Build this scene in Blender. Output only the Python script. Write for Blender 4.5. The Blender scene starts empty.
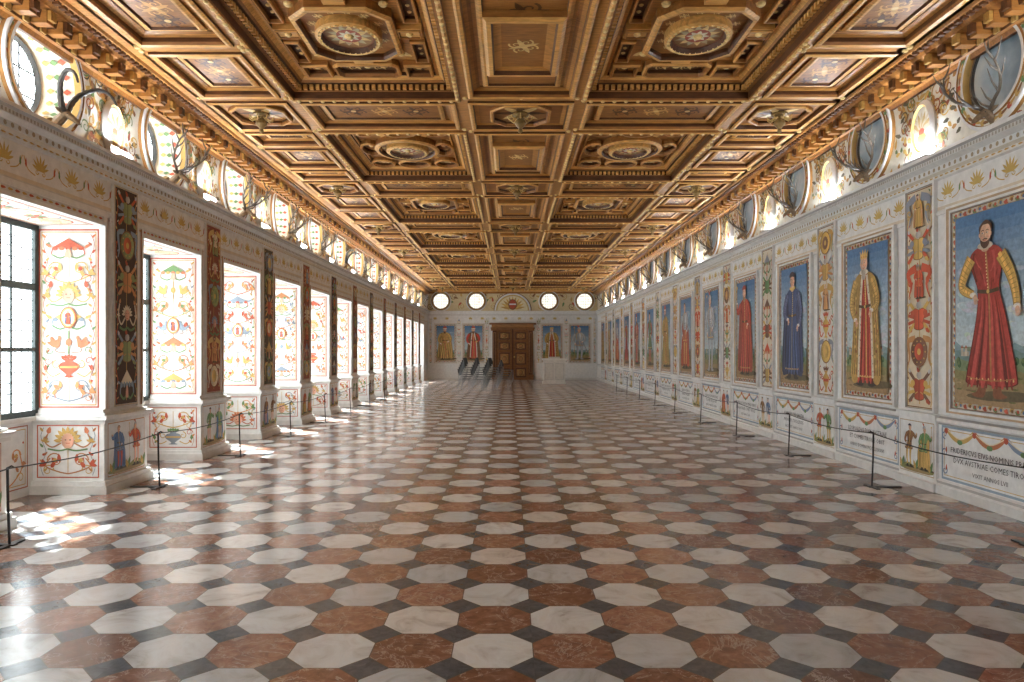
import bpy, math, random
from mathutils import Vector
sc=bpy.context.scene
XL,XR,XC,YB,YF=-4.88,5.2,0.16,41.5,-2.0
HALF=5.04
PITCH=2.6; Y0=7.52
BAYS=list(range(-3,13))
ZC=5.3
TAU=math.tau
# ------------------------------------------------------------ materials
def nt(name):
    m=bpy.data.materials.new(name); m.use_nodes=True
    n=m.node_tree; b=n.nodes.get('Principled BSDF'); return m,n,b
def mth(n,op,a,b=None,c=None):
    x=n.nodes.new('ShaderNodeMath'); x.operation=op
    for i,v in enumerate((a,b,c)):
        if v is None: continue
        if isinstance(v,(int,float)): x.inputs[i].default_value=v
        else: n.links.new(v,x.inputs[i])
    return x.outputs[0]
def mix(n,f,a,b,mode='MIX'):
    x=n.nodes.new('ShaderNodeMix'); x.data_type='RGBA'; x.blend_type=mode
    for s,v in ((0,f),(6,a),(7,b)):
        if isinstance(v,(int,float)): x.inputs[s].default_value=v
        elif isinstance(v,tuple): x.inputs[s].default_value=(*v,1) if len(v)==3 else v
        else: n.links.new(v,x.inputs[s])
    return x.outputs[2]
def noise(n,vec,scale,detail=4,rough=.55,dist=0):
    x=n.nodes.new('ShaderNodeTexNoise'); x.inputs['Scale'].default_value=scale
    x.inputs['Detail'].default_value=detail; x.inputs['Roughness'].default_value=rough
    x.inputs['Distortion'].default_value=dist
    n.links.new(vec,x.inputs['Vector']); return x.outputs['Fac']
def ramp(n,f,stops):
    x=n.nodes.new('ShaderNodeValToRGB'); e=x.color_ramp.elements
    while len(e)<len(stops): e.new(.5)
    for i,(p,c) in enumerate(stops):
        e[i].position=p; e[i].color=(*c,1)
    n.links.new(f,x.inputs[0]); return x.outputs[0]
def m_vc(name,rough,lo,hi,scale,stretch=None,spec=.5):
    m,n,b=nt(name)
    a=n.nodes.new('ShaderNodeVertexColor'); a.layer_name='Col'
    g=n.nodes.new('ShaderNodeNewGeometry')
    vec=g.outputs['Position']
    if stretch:
        mp=n.nodes.new('ShaderNodeMapping'); mp.inputs['Scale'].default_value=stretch
        n.links.new(vec,mp.inputs['Vector']); vec=mp.outputs[0]
    f=noise(n,vec,scale,5,.6,.3)
    c=ramp(n,f,[(.3,(lo,lo,lo)),(.7,(hi,hi,hi))])
    col=mix(n,1.0,a.outputs['Color'],c,'MULTIPLY')
    n.links.new(col,b.inputs['Base Color'])
    b.inputs['Roughness'].default_value=rough
    b.inputs['Specular IOR Level'].default_value=spec
    return m
PAINT=m_vc('painted_plaster',.6,.86,1.04,9,spec=.3)
CANVAS=m_vc('fresco_paint',.5,.74,1.18,20,spec=.3)
WOOD=m_vc('carved_walnut_wood',.42,.62,1.2,5,(1,7,4),spec=.35)
HORN=m_vc('antler_horn',.5,.6,1.15,30)
def m_plain(name,col,rough=.4,metal=0):
    m,n,b=nt(name); g=n.nodes.new('ShaderNodeNewGeometry')
    f=noise(n,g.outputs['Position'],25)
    c=ramp(n,f,[(.3,tuple(x*.85 for x in col)),(.7,tuple(min(1,x*1.1) for x in col))])
    n.links.new(c,b.inputs['Base Color']); b.inputs['Roughness'].default_value=rough; b.inputs['Metallic'].default_value=metal
    return m
BLACK=m_plain('black_painted_steel',(.012,.012,.014),.4,.3)
CHAIRB=m_plain('dark_upholstery',(.035,.042,.055),.6)
CHROME=m_plain('chair_steel_tube',(.35,.36,.38),.3,.9)
FRAMEM=m_plain('window_iron_frame',(.05,.065,.065),.5,.2)
def m_glass(name,strength,col,cell,line,axis):
    m=bpy.data.materials.new(name); m.use_nodes=True; n=m.node_tree
    n.nodes.clear(); out=n.nodes.new('ShaderNodeOutputMaterial')
    g=n.nodes.new('ShaderNodeNewGeometry'); s=n.nodes.new('ShaderNodeSeparateXYZ'); n.links.new(g.outputs['Position'],s.inputs[0])
    u=mth(n,'DIVIDE',s.outputs[axis],cell); v=mth(n,'DIVIDE',s.outputs[2],cell*1.1)
    fu=mth(n,'ABSOLUTE',mth(n,'SUBTRACT',mth(n,'FRACT',u),.5)); fv=mth(n,'ABSOLUTE',mth(n,'SUBTRACT',mth(n,'FRACT',v),.5))
    d=mth(n,'MAXIMUM',fu,fv)
    mask=mth(n,'LESS_THAN',d,.5-line)
    no=noise(n,g.outputs['Position'],6,2)
    st=mth(n,'MULTIPLY',mth(n,'ADD',mth(n,'MULTIPLY',no,.8),.6),strength)
    e=n.nodes.new('ShaderNodeEmission'); e.inputs[0].default_value=(*col,1); n.links.new(st,e.inputs[1])
    t=n.nodes.new('ShaderNodeBsdfTransparent'); t.inputs[0].default_value=(.66,.68,.66,1)
    ad=n.nodes.new('ShaderNodeAddShader'); n.links.new(e.outputs[0],ad.inputs[0]); n.links.new(t.outputs[0],ad.inputs[1])
    dk=n.nodes.new('ShaderNodeBsdfDiffuse'); dk.inputs[0].default_value=(.18,.20,.20,1)
    mx=n.nodes.new('ShaderNodeMixShader'); n.links.new(mask,mx.inputs[0]); n.links.new(dk.outputs[0],mx.inputs[1]); n.links.new(ad.outputs[0],mx.inputs[2])
    n.links.new(mx.outputs[0],out.inputs[0]); return m
GLASS=m_glass('leaded_window_glass',4.2,(.90,.96,1.0),.11,.055,1)
GLASSB=m_glass('oculus_glass',.9,(1,1,.97),.14,.05,0)
m,n,b=nt('blue_grey_oculus_glass'); g=n.nodes.new('ShaderNodeNewGeometry')
c=ramp(n,noise(n,g.outputs['Position'],2.2,4),[(.32,(.20,.29,.37)),(.5,(.36,.46,.54)),(.7,(.60,.65,.66))]); n.links.new(c,b.inputs['Base Color']); b.inputs['Roughness'].default_value=.35
BLUEP=m
m=bpy.data.materials.new('uplight_lens'); m.use_nodes=True; m.node_tree.nodes.clear()
o=m.node_tree.nodes.new('ShaderNodeOutputMaterial'); e=m.node_tree.nodes.new('ShaderNodeEmission'); e.inputs[0].default_value=(.86,.93,1,1); e.inputs[1].default_value=260
m.node_tree.links.new(e.outputs[0],o.inputs[0]); LENS=m
# floor
def floor_mat():
    m,n,b=nt('octagon_marble_floor')
    tc=n.nodes.new('ShaderNodeNewGeometry'); s=n.nodes.new('ShaderNodeSeparateXYZ'); n.links.new(tc.outputs['Position'],s.inputs[0])
    p=.457
    u=mth(n,'ADD',mth(n,'DIVIDE',mth(n,'ADD',s.outputs[0],.0975),p),.5); v=mth(n,'ADD',mth(n,'DIVIDE',mth(n,'SUBTRACT',s.outputs[1],3.98),p),.5)
    cu=mth(n,'FLOOR',u); cv=mth(n,'FLOOR',v)
    fu=mth(n,'ABSOLUTE',mth(n,'SUBTRACT',mth(n,'SUBTRACT',u,cu),.5)); fv=mth(n,'ABSOLUTE',mth(n,'SUBTRACT',mth(n,'SUBTRACT',v,cv),.5))
    par=mth(n,'GREATER_THAN',mth(n,'FRACT',mth(n,'ADD',mth(n,'MULTIPLY',mth(n,'ADD',cu,cv),.5),.25)),.5)
    dg=mth(n,'MULTIPLY',mth(n,'ADD',fu,fv),.7071)
    inoct=mth(n,'LESS_THAN',dg,.5)
    g1=mth(n,'GREATER_THAN',mth(n,'MAXIMUM',fu,fv),.494)
    g1=mth(n,'MULTIPLY',g1,inoct)
    g2=mth(n,'LESS_THAN',mth(n,'ABSOLUTE',mth(n,'SUBTRACT',dg,.5)),.006)
    gr=mth(n,'MAXIMUM',g1,g2)
    cb=n.nodes.new('ShaderNodeCombineXYZ'); n.links.new(cu,cb.inputs[0]); n.links.new(cv,cb.inputs[1])
    wn=n.nodes.new('ShaderNodeTexWhiteNoise'); wn.noise_dimensions='3D'; n.links.new(cb.outputs[0],wn.inputs['Vector'])
    ws=n.nodes.new('ShaderNodeVectorMath'); ws.operation='MULTIPLY_ADD'; n.links.new(wn.outputs['Color'],ws.inputs[0]); ws.inputs[1].default_value=(17,17,17); n.links.new(tc.outputs['Position'],ws.inputs[2])
    vec=ws.outputs[0]; rv=wn.outputs['Value']
    n1=noise(n,vec,3.2,8,.62,1.6); n2=noise(n,vec,13,7,.68,.8); n3=noise(n,vec,2.0,3,.5,3); n4=noise(n,vec,4.5,5,.6,2.5)
    wcol=ramp(n,n1,[(.30,(.46,.43,.42)),(.42,(.70,.70,.70)),(.55,(.82,.84,.85)),(.8,(.72,.69,.65))])
    wt=ramp(n,rv,[(.0,(.68,.71,.75)),(.35,(.88,.91,.94)),(.7,(1,1,1)),(1,(.97,.90,.84))])
    wcol=mix(n,1.0,wcol,wt,'MULTIPLY')
    rcol=ramp(n,n2,[(.28,(.10,.045,.034)),(.44,(.25,.108,.07)),(.58,(.36,.18,.12)),(.74,(.56,.40,.33))])
    rcol=mix(n,mth(n,'MULTIPLY',n4,.5),rcol,(.36,.20,.145))
    rt=ramp(n,rv,[(.0,(.55,.56,.58)),(.45,(.88,.88,.88)),(.75,(1.0,1.04,1.05)),(1,(1.25,1.38,1.48))])
    rcol=mix(n,1.0,rcol,rt,'MULTIPLY')
    rcol=mix(n,mth(n,'MULTIPLY',mth(n,'LESS_THAN',mth(n,'ABSOLUTE',mth(n,'SUBTRACT',n1,.5)),.010),.5),rcol,(.6,.50,.45))
    bcol=ramp(n,n2,[(.3,(.045,.054,.07)),(.7,(.13,.15,.18))])
    oc=mix(n,par,wcol,rcol); c=mix(n,inoct,bcol,oc); c=mix(n,gr,c,(.11,.095,.085))
    n.links.new(c,b.inputs['Base Color'])
    rr=mth(n,'ADD',mth(n,'MULTIPLY',n3,.20),.10); n.links.new(rr,b.inputs['Roughness'])
    b.inputs['Specular IOR Level'].default_value=.5
    bp=n.nodes.new('ShaderNodeBump'); bp.inputs['Strength'].default_value=.22; bp.inputs['Distance'].default_value=.004
    h=mth(n,'ADD',mth(n,'MULTIPLY',gr,-1.0),mth(n,'MULTIPLY',n3,.6)); n.links.new(h,bp.inputs['Height']); n.links.new(bp.outputs[0],b.inputs['Normal'])
    return m
FLOOR=floor_mat()
# ------------------------------------------------------------ mesh builder
class MB:
    def __init__(s): s.v=[];s.f=[];s.c=[];s.m=[]
    def face(s,pts,col=(.8,.8,.8),mat=0):
        i=len(s.v); s.v.extend([tuple(p) for p in pts]); s.f.append(tuple(range(i,i+len(pts)))); s.c.append(col); s.m.append(mat)
    def box(s,x0,x1,y0,y1,z0,z1,col=(.8,.8,.8),mat=0):
        p=[(x0,y0,z0),(x1,y0,z0),(x1,y1,z0),(x0,y1,z0),(x0,y0,z1),(x1,y0,z1),(x1,y1,z1),(x0,y1,z1)]
        for q in ((3,2,1,0),(4,5,6,7),(0,1,5,4),(1,2,6,5),(2,3,7,6),(3,0,4,7)): s.face([p[k] for k in q],col,mat)
    def tube(s,pts,rad,col,mat=0,n=7,sx=1.0):
        pts=[Vector(p) for p in pts]; rings=[]
        if not hasattr(rad,'__len__'): rad=[rad]*len(pts)
        for i,p in enumerate(pts):
            t=(pts[min(i+1,len(pts)-1)]-pts[max(i-1,0)]).normalized()
            a=t.cross(Vector((0,0,1)))
            if a.length<.05: a=t.cross(Vector((1,0,0)))
            a.normalize(); b=t.cross(a)
            rings.append([p+(a*math.cos(TAU*k/n)*sx+b*math.sin(TAU*k/n))*rad[i] for k in range(n)])
        for i in range(len(rings)-1):
            for k in range(n): s.face([rings[i][k],rings[i][(k+1)%n],rings[i+1][(k+1)%n],rings[i+1][k]],col,mat)
        s.face(rings[0][::-1],col,mat); s.face(rings[-1],col,mat)
    def mesh(s,name,mats):
        me=bpy.data.meshes.new(name); me.from_pydata(s.v,[],s.f)
        for mt in mats: me.materials.append(mt)
        a=me.attributes.new('Col','FLOAT_COLOR','CORNER'); buf=[]
        for f,c in zip(s.f,s.c):
            if isinstance(c,list):
                for k in c: buf.extend((k[0],k[1],k[2],1))
            else: buf.extend((c[0],c[1],c[2],1)*len(f))
        a.data.foreach_set('color',buf)
        me.polygons.foreach_set('material_index',s.m); me.update(); return me
    def obj(s,name,mats,parent=None,loc=(0,0,0)):
        return mkobj(name,s.mesh(name,mats),parent,loc)
def mkobj(name,me,parent=None,loc=(0,0,0),rz=0,sca=1):
    o=bpy.data.objects.new(name,me); sc.collection.objects.link(o); o.location=loc; o.rotation_euler=(0,0,rz); o.scale=(sca,)*3
    if parent: o.parent=parent
    return o
def empty(name,loc=(0,0,0)): return mkobj(name,None,None,loc)
def crom(pts,closed=True,sub=4):
    n=len(pts); out=[]
    rng=range(n) if closed else range(n-1)
    for i in rng:
        if closed: p0,p1,p2,p3=pts[i-1],pts[i],pts[(i+1)%n],pts[(i+2)%n]
        else: p0,p1,p2,p3=pts[max(i-1,0)],pts[i],pts[i+1],pts[min(i+2,n-1)]
        for k in range(sub):
            t=k/sub; t2=t*t; t3=t2*t
            out.append(tuple(.5*((2*p1[j])+(-p0[j]+p2[j])*t+(2*p0[j]-5*p1[j]+4*p2[j]-p3[j])*t2+(-p0[j]+3*p1[j]-3*p2[j]+p3[j])*t3) for j in range(len(p1))))
    if not closed: out.append(tuple(pts[-1]))
    return out
_txt={}
def textpolys(s):
    if s in _txt: return _txt[s]
    c=bpy.data.curves.new('t','FONT'); c.body=s; c.align_x='CENTER'; c.resolution_u=1
    o=bpy.data.objects.new('t',c); sc.collection.objects.link(o)
    dg=bpy.context.evaluated_depsgraph_get(); me=o.evaluated_get(dg).to_mesh()
    r=([tuple(v.co)[:2] for v in me.vertices],[tuple(p.vertices) for p in me.polygons])
    bpy.data.objects.remove(o); _txt[s]=r; return r
class Cv:
    def __init__(s,mb,O,U,V,N,mat=0,base=.002,step=1e-4):
        s.mb=mb;s.O=Vector(O);s.U=Vector(U);s.V=Vector(V);s.N=Vector(N);s.mat=mat;s.k=0;s.base=base;s.step=step;s.ou=0;s.ov=0
    def P(s,u,v,n=0): return s.O+s.U*(u+s.ou)+s.V*(v+s.ov)+s.N*n
    def poly(s,pts,col,sh=0):
        s.k+=1; n=s.base+s.k*s.step
        if sh:
            us=[p[0] for p in pts]; a,b=min(us),max(us); w=max(b-a,1e-6)
            col=[tuple(x*(1+sh*((p[0]-a)/w*2-1)) for x in col) for p in pts]
        s.mb.face([s.P(p[0],p[1],n) for p in pts],col,s.mat)
    def spoly(s,pts,col,sh=0,sub=4): s.poly(crom(pts,True,sub),col,sh)
    def rect(s,u0,v0,u1,v1,col): s.poly([(u0,v0),(u1,v0),(u1,v1),(u0,v1)],col)
    def ell(s,u,v,a,b,col,n=14,rot=0,sh=0):
        cr,sr=math.cos(rot),math.sin(rot)
        s.poly([(u+a*math.cos(TAU*k/n)*cr-b*math.sin(TAU*k/n)*sr,v+a*math.cos(TAU*k/n)*sr+b*math.sin(TAU*k/n)*cr) for k in range(n)],col,sh)
    def stroke(s,pts,w,col,w2=None,smooth=True,sub=5):
        if smooth and len(pts)>2: pts=crom(pts,False,sub)
        s.k+=1; n=s.base+s.k*s.step; w2=w if w2 is None else w2; L=[];N_=len(pts)
        for i,p in enumerate(pts):
            a=pts[max(i-1,0)]; b=pts[min(i+1,N_-1)]; dx,dy=b[0]-a[0],b[1]-a[1]; l=math.hypot(dx,dy) or 1
            t=i/(N_-1); ww=(w+(w2-w)*t)/2
            L.append((s.P(p[0]-dy/l*ww,p[1]+dx/l*ww,n),s.P(p[0]+dy/l*ww,p[1]-dx/l*ww,n)))
        for i in range(N_-1): s.mb.face([L[i][0],L[i+1][0],L[i+1][1],L[i][1]],col,s.mat)
    def box(s,u0,u1,v0,v1,n0,n1,col):
        p=[s.P(u,v,n) for n in (n0,n1) for u,v in ((u0,v0),(u1,v0),(u1,v1),(u0,v1))]
        for q in ((4,5,6,7),(0,1,5,4),(1,2,6,5),(2,3,7,6),(3,0,4,7)): s.mb.face([p[k] for k in q],col,s.mat)
    def loft(s,shape,prof,cap=True,capcol=None):
        prev=None
        for (ins,n,col) in prof:
            lp=[s.P(a,b,n) for a,b in shape(ins)]
            if prev:
                m=len(lp)
                for k in range(m): s.mb.face([prev[k],prev[(k+1)%m],lp[(k+1)%m],lp[k]],col,s.mat)
            prev=lp
        if cap: s.mb.face(prev,capcol or prof[-1][2],s.mat)
    def text(s,t,u,v,size,col):
        vs,ps=textpolys(t); s.k+=1; n=s.base+s.k*s.step
        for p in ps: s.mb.face([s.P(u+vs[i][0]*size,v+vs[i][1]*size,n) for i in p],col,s.mat)
    def dome(s,u,v,r,n0,col,h=.7,seg=8):
        s.loft(circ(u,v,r,r,seg),[(0,n0,col),(r*.08,n0+r*h*.5,col),(r*.4,n0+r*h*.9,col),(r*.8,n0+r*h,col)])
def rectf(cx,cy,hx,hy): return lambda i:[(cx-hx+i,cy-hy+i),(cx+hx-i,cy-hy+i),(cx+hx-i,cy+hy-i),(cx-hx+i,cy+hy-i)]
def circ(cx,cy,rx,ry,n=32): return lambda i:[(cx+(rx-i)*math.cos(TAU*k/n),cy+(ry-i)*math.sin(TAU*k/n)) for k in range(n)]
def octf(cx,cy,hx,hy,c):
    def f(i):
        a,b=hx-i,hy-i; d=max(c-i*.586,.001)
        return [(cx-a+d,cy-b),(cx+a-d,cy-b),(cx+a,cy-b+d),(cx+a,cy+b-d),(cx+a-d,cy+b),(cx-a+d,cy+b),(cx-a,cy+b-d),(cx-a,cy-b+d)]
    return f
WHITE=(.80,.80,.79); OFFW=(.70,.69,.67); GREY=(.45,.44,.43)
OCH=(.60,.39,.13); GOLD=(.70,.47,.14); RED=(.52,.11,.06); GRN=(.16,.28,.12); BLU=(.12,.20,.36); BRN=(.26,.13,.06); PINK=(.75,.42,.30); DK=(.05,.04,.035)
SKIN=(.72,.45,.30)
# ------------------------------------------------------------ grotesque ornament
def spiral(cv,u,v,r,d,turns,a0,w,col):
    pts=[]
    for k in range(int(turns*14)+1):
        t=k/(turns*14); a=a0+d*TAU*turns*t; rr=r*(1-t*.85); pts.append((u+rr*math.cos(a),v+rr*math.sin(a)))
    cv.stroke(pts,w,col,w*.5,smooth=False)
def leaf(cv,u,v,ang,l,w,col):
    c,s=math.cos(ang),math.sin(ang)
    pts=[(0,0),(.3*l,w*.5),(.7*l,w*.35),(l,0),(.7*l,-w*.35),(.3*l,-w*.5)]
    cv.poly([(u+x*c-y*s,v+x*s+y*c) for x,y in pts],col)
def sym(cv,half,col,sh=0):
    pts=half+[(-a,b) for a,b in reversed(half) if abs(a)>1e-6]
    cv.spoly(pts,col,sh,3)
def motif(cv,kind,v,W,h,rnd,pal,lw=1.0):
    w=W/2; c=rnd.choice(pal); c2=rnd.choice(pal); c3=rnd.choice(pal)
    if kind=='scroll':
        for s in (-1,1):
            cv.stroke([(0,v),(s*w*.35,v+h*.1),(s*w*.78,v+h*.35),(s*w*.62,v+h*.72)],.013*lw,c)
            spiral(cv,s*w*.45,v+h*.62,w*.28,s,1.4,(0 if s>0 else math.pi),.013*lw,c)
            spiral(cv,s*w*.70,v+h*.15,w*.22,-s,1.2,(math.pi if s>0 else 0),.011*lw,c2)
            for t,a in ((.35,.7),(.8,1.2),(.6,2.2),(.75,-.3),(.3,1.5)):
                leaf(cv,s*w*t,v+h*(.15+.4*abs(math.sin(a*3))),a if s>0 else math.pi-a,w*.30,w*.15,c3)
            cv.ell(s*w*.45,v+h*.62,w*.08,w*.08,c2,8); cv.ell(s*w*.85,v+h*.88,w*.05,w*.05,RED,6)
    elif kind=='urn':
        sym(cv,[(0,v),(w*.22,v+.02*h),(w*.08,v+h*.12),(w*.36,v+h*.4),(w*.3,v+h*.62),(w*.12,v+h*.7),(w*.24,v+h*.8),(0,v+h*.8)],c,.25)
        cv.stroke([(-w*.33,v+h*.45),(w*.33,v+h*.45)],.02*lw,c2,smooth=False)
        for s in (-1,1):
            spiral(cv,s*w*.45,v+h*.55,w*.17,-s,1.2,math.pi/2,.012*lw,c2)
            for k in range(3): leaf(cv,s*w*.08*k,v+h*.8,math.pi/2-s*.35*k,h*.2,w*.14,c3)
            cv.stroke([(s*w*.3,v+h*.2),(s*w*.6,v+h*.05),(s*w*.85,v+h*.3)],.011*lw,c2); leaf(cv,s*w*.85,v+h*.3,1.57,w*.24,w*.14,c3)
            spiral(cv,s*w*.75,v+h*.72,w*.16,s,1.1,0,.010*lw,RED)
    elif kind=='mask':
        for k in range(9):
            a=math.pi*(k/8); leaf(cv,w*.2*math.cos(a),v+h*.5+w*.2*math.sin(a),a,w*.30,w*.15,c2)
        cv.ell(0,v+h*.48,w*.22,w*.28,PINK,12,sh=.2)
        for s in (-1,1): cv.ell(s*w*.08,v+h*.53,w*.035,w*.02,DK,6)
        cv.stroke([(-w*.07,v+h*.38),(w*.07,v+h*.38)],.008,RED,smooth=False)
        for s in (-1,1):
            cv.stroke([(s*w*.22,v+h*.4),(s*w*.55,v+h*.2),(s*w*.8,v+h*.45),(s*w*.7,v+h*.8)],.013*lw,c); leaf(cv,s*w*.7,v+h*.8,1.9 if s>0 else 1.24,w*.28,w*.17,c3)
            for k in range(4): leaf(cv,s*w*.8,v+h*.45,k*.9,w*.17,w*.09,c2)
            cv.stroke([(0,v+h*.12),(s*w*.3,v+h*.04),(s*w*.7,v+h*.12)],.016*lw,GRN)
    elif kind=='shell':
        for k in range(9):
            a=.25+(math.pi-.5)*k/8; leaf(cv,0,v+h*.15,a,w*.66,w*.17,c if k%2 else c2)
        cv.ell(0,v+h*.15,w*.15,w*.1,c3,10)
        for s in (-1,1): spiral(cv,s*w*.65,v+h*.35,w*.2,s,1.2,0,.012*lw,c3); spiral(cv,s*w*.5,v+h*.8,w*.18,-s,1.2,0,.012*lw,c)
    elif kind=='bird':
        for s in (-1,1):
            X=lambda x:s*x
            cv.spoly([(X(w*.35),v+h*.3),(X(w*.55),v+h*.28),(X(w*.8),v+h*.5),(X(w*.6),v+h*.55),(X(w*.42),v+h*.62),(X(w*.38),v+h*.8),(X(w*.28),v+h*.74),(X(w*.32),v+h*.5)],c,sub=3)
            leaf(cv,X(w*.55),v+h*.45,1.2 if s>0 else math.pi-1.2,h*.35,w*.18,c2)
            cv.stroke([(X(w*.45),v+h*.28),(X(w*.45),v+h*.1),(X(w*.1),v+h*.05)],.010*lw,BRN); spiral(cv,X(w*.72),v+h*.15,w*.15,s,1.2,0,.01*lw,c3)
        cv.stroke([(0,v),(0,v+h)],.012*lw,c3,smooth=False); cv.ell(0,v+h*.5,w*.12,h*.16,c2,10)
    elif kind=='canopy':
        cv.poly([(-w*.6,v+h*.5),(w*.6,v+h*.5),(0,v+h*.9)],c)
        for k in range(5): cv.ell(-w*.48+w*.24*k,v+h*.47,w*.1,h*.09,c2 if k%2 else c3,8)
        for s in (-1,1):
            cv.stroke([(s*w*.55,v+h*.5),(s*w*.6,v+h*.2),(s*w*.3,v+h*.05)],.013*lw,c3); cv.stroke([(0,v+h*.2),(s*w*.3,v+h*.05),(s*w*.6,v+h*.2)],.016*lw,GRN)
            leaf(cv,s*w*.6,v+h*.5,.5 if s>0 else 2.6,w*.3,w*.12,c2)
        sym(cv,[(0,v+h*.08),(w*.12,v+h*.1),(w*.09,v+h*.35),(0,v+h*.45)],PINK)
    elif kind=='trophy':
        for s in (-1,1):
            cv.stroke([(-s*w*.8,v+h*.05),(s*w*.8,v+h*.95)],.022*lw,c3,smooth=False); leaf(cv,s*w*.7,v+h*.9,1.0 if s>0 else 2.1,h*.16,w*.18,(.6,.6,.62))
            cv.stroke([(-s*w*.85,v+h*.3),(s*w*.85,v+h*.55)],.018*lw,c2,smooth=False); leaf(cv,s*w*.5,v+h*.15,-.5 if s>0 else 3.6,w*.4,w*.2,c)
        sym(cv,[(0,v+h*.1),(w*.38,v+h*.16),(w*.34,v+h*.35),(w*.56,v+h*.62),(w*.3,v+h*.75),(0,v+h*.7)],BRN)
        sym(cv,[(0,v+h*.12),(w*.34,v+h*.18),(w*.3,v+h*.35),(w*.5,v+h*.62),(w*.28,v+h*.73),(0,v+h*.69)],c,.35)
        cv.stroke([(0,v+h*.12),(0,v+h*.7)],.01,DK,smooth=False)
        for s in (-1,1): cv.stroke([(s*w*.3,v+h*.3),(s*w*.1,v+h*.36)],.01,c2,smooth=False); cv.ell(s*w*.5,v+h*.6,w*.17,h*.10,c2,10)
        cv.ell(0,v+h*.84,w*.2,h*.11,(.5,.48,.45),12,sh=.3); leaf(cv,0,v+h*.92,2.2,h*.2,w*.2,RED)
    elif kind=='shield':
        for s in (-1,1):
            cv.stroke([(s*w*.3,v+h*.88),(s*w*.85,v+h*.8),(s*w*.75,v+h*.35),(s*w*.88,v+h*.1)],.04*lw,c3,.01)
        cv.ell(0,v+h*.5,w*.66,h*.44,BRN,18); cv.ell(0,v+h*.5,w*.60,h*.40,c,18,sh=.35); cv.ell(0,v+h*.5,w*.36,h*.25,c2,14,sh=-.3); cv.ell(0,v+h*.5,w*.14,h*.1,GOLD,10)
        for k in range(10):
            a=TAU*k/10; cv.ell(w*.48*math.cos(a),v+h*.5+h*.32*math.sin(a),.012,.012,GOLD,6)
    elif kind=='figure':
        for s in (-1,1): cv.stroke([(s*w*.2,v+h*.9),(s*w*.85,v+h*.75),(s*w*.6,v+h*.4),(s*w*.8,v+h*.05)],.05*lw,c3,.012); spiral(cv,s*w*.7,v+h*.5,w*.2,s,1.2,0,.012*lw,c)
        fig(cv,h*.95,0,v+h*.02,dict(gown=c,cape=c2,hem=rnd.choice([.04,.35]),hw=.17,pose=rnd.choice([1,2]),hat=rnd.choice(['helm','cap','crown']),beard=rnd.choice([0,.03]),lite=1))
def arabesque(cv,W,H,rnd,pal,kinds=('scroll','urn','mask','shell','bird','canopy'),hh=.3,lw=1.0,fill=1):
    w=W/2
    cv.stroke([(0,.02),(0,H-.03)],.007*lw,OCH,smooth=False)
    if fill:
        for s in (-1,1):
            m=max(4,int(H/.09)); cf=rnd.choice(pal)
            cv.stroke([(s*w*(.86+.09*math.sin(k*1.6)),H*k/m) for k in range(m+1)],.006*lw,cf,sub=3)
            for k in range(m): leaf(cv,s*w*.86,H*(k+.5)/m,(.8 if k%2 else 2.4) if s>0 else (2.3 if k%2 else .7),w*.2,w*.09,rnd.choice(pal))
    nm=max(1,round((H-.04)/hh)); h=(H-.04)/nm; last=None
    for k in range(nm):
        c=[x for x in kinds if x!=last]; last=rnd.choice(c)
        motif(cv,last,.02+k*h,W,h*.98,rnd,pal,lw)
def border(cv,u0,v0,u1,v1,w,col):
    cv.rect(u0,v0,u1,v0+w,col);cv.rect(u0,v1-w,u1,v1,col);cv.rect(u0,v0+w,u0+w,v1-w,col);cv.rect(u1-w,v0+w,u1,v1-w,col)
def palmette(cv,u,v,s,col):
    for k in range(7):
        a=.35+(math.pi-.7)*k/6; leaf(cv,u,v,a,s*(.75+.25*math.sin(a)),s*.22,col)
    for q in (-1,1): spiral(cv,u+q*s*.32,v-s*.1,s*.17,q,1.1,math.pi if q>0 else 0,.012,col)
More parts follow.
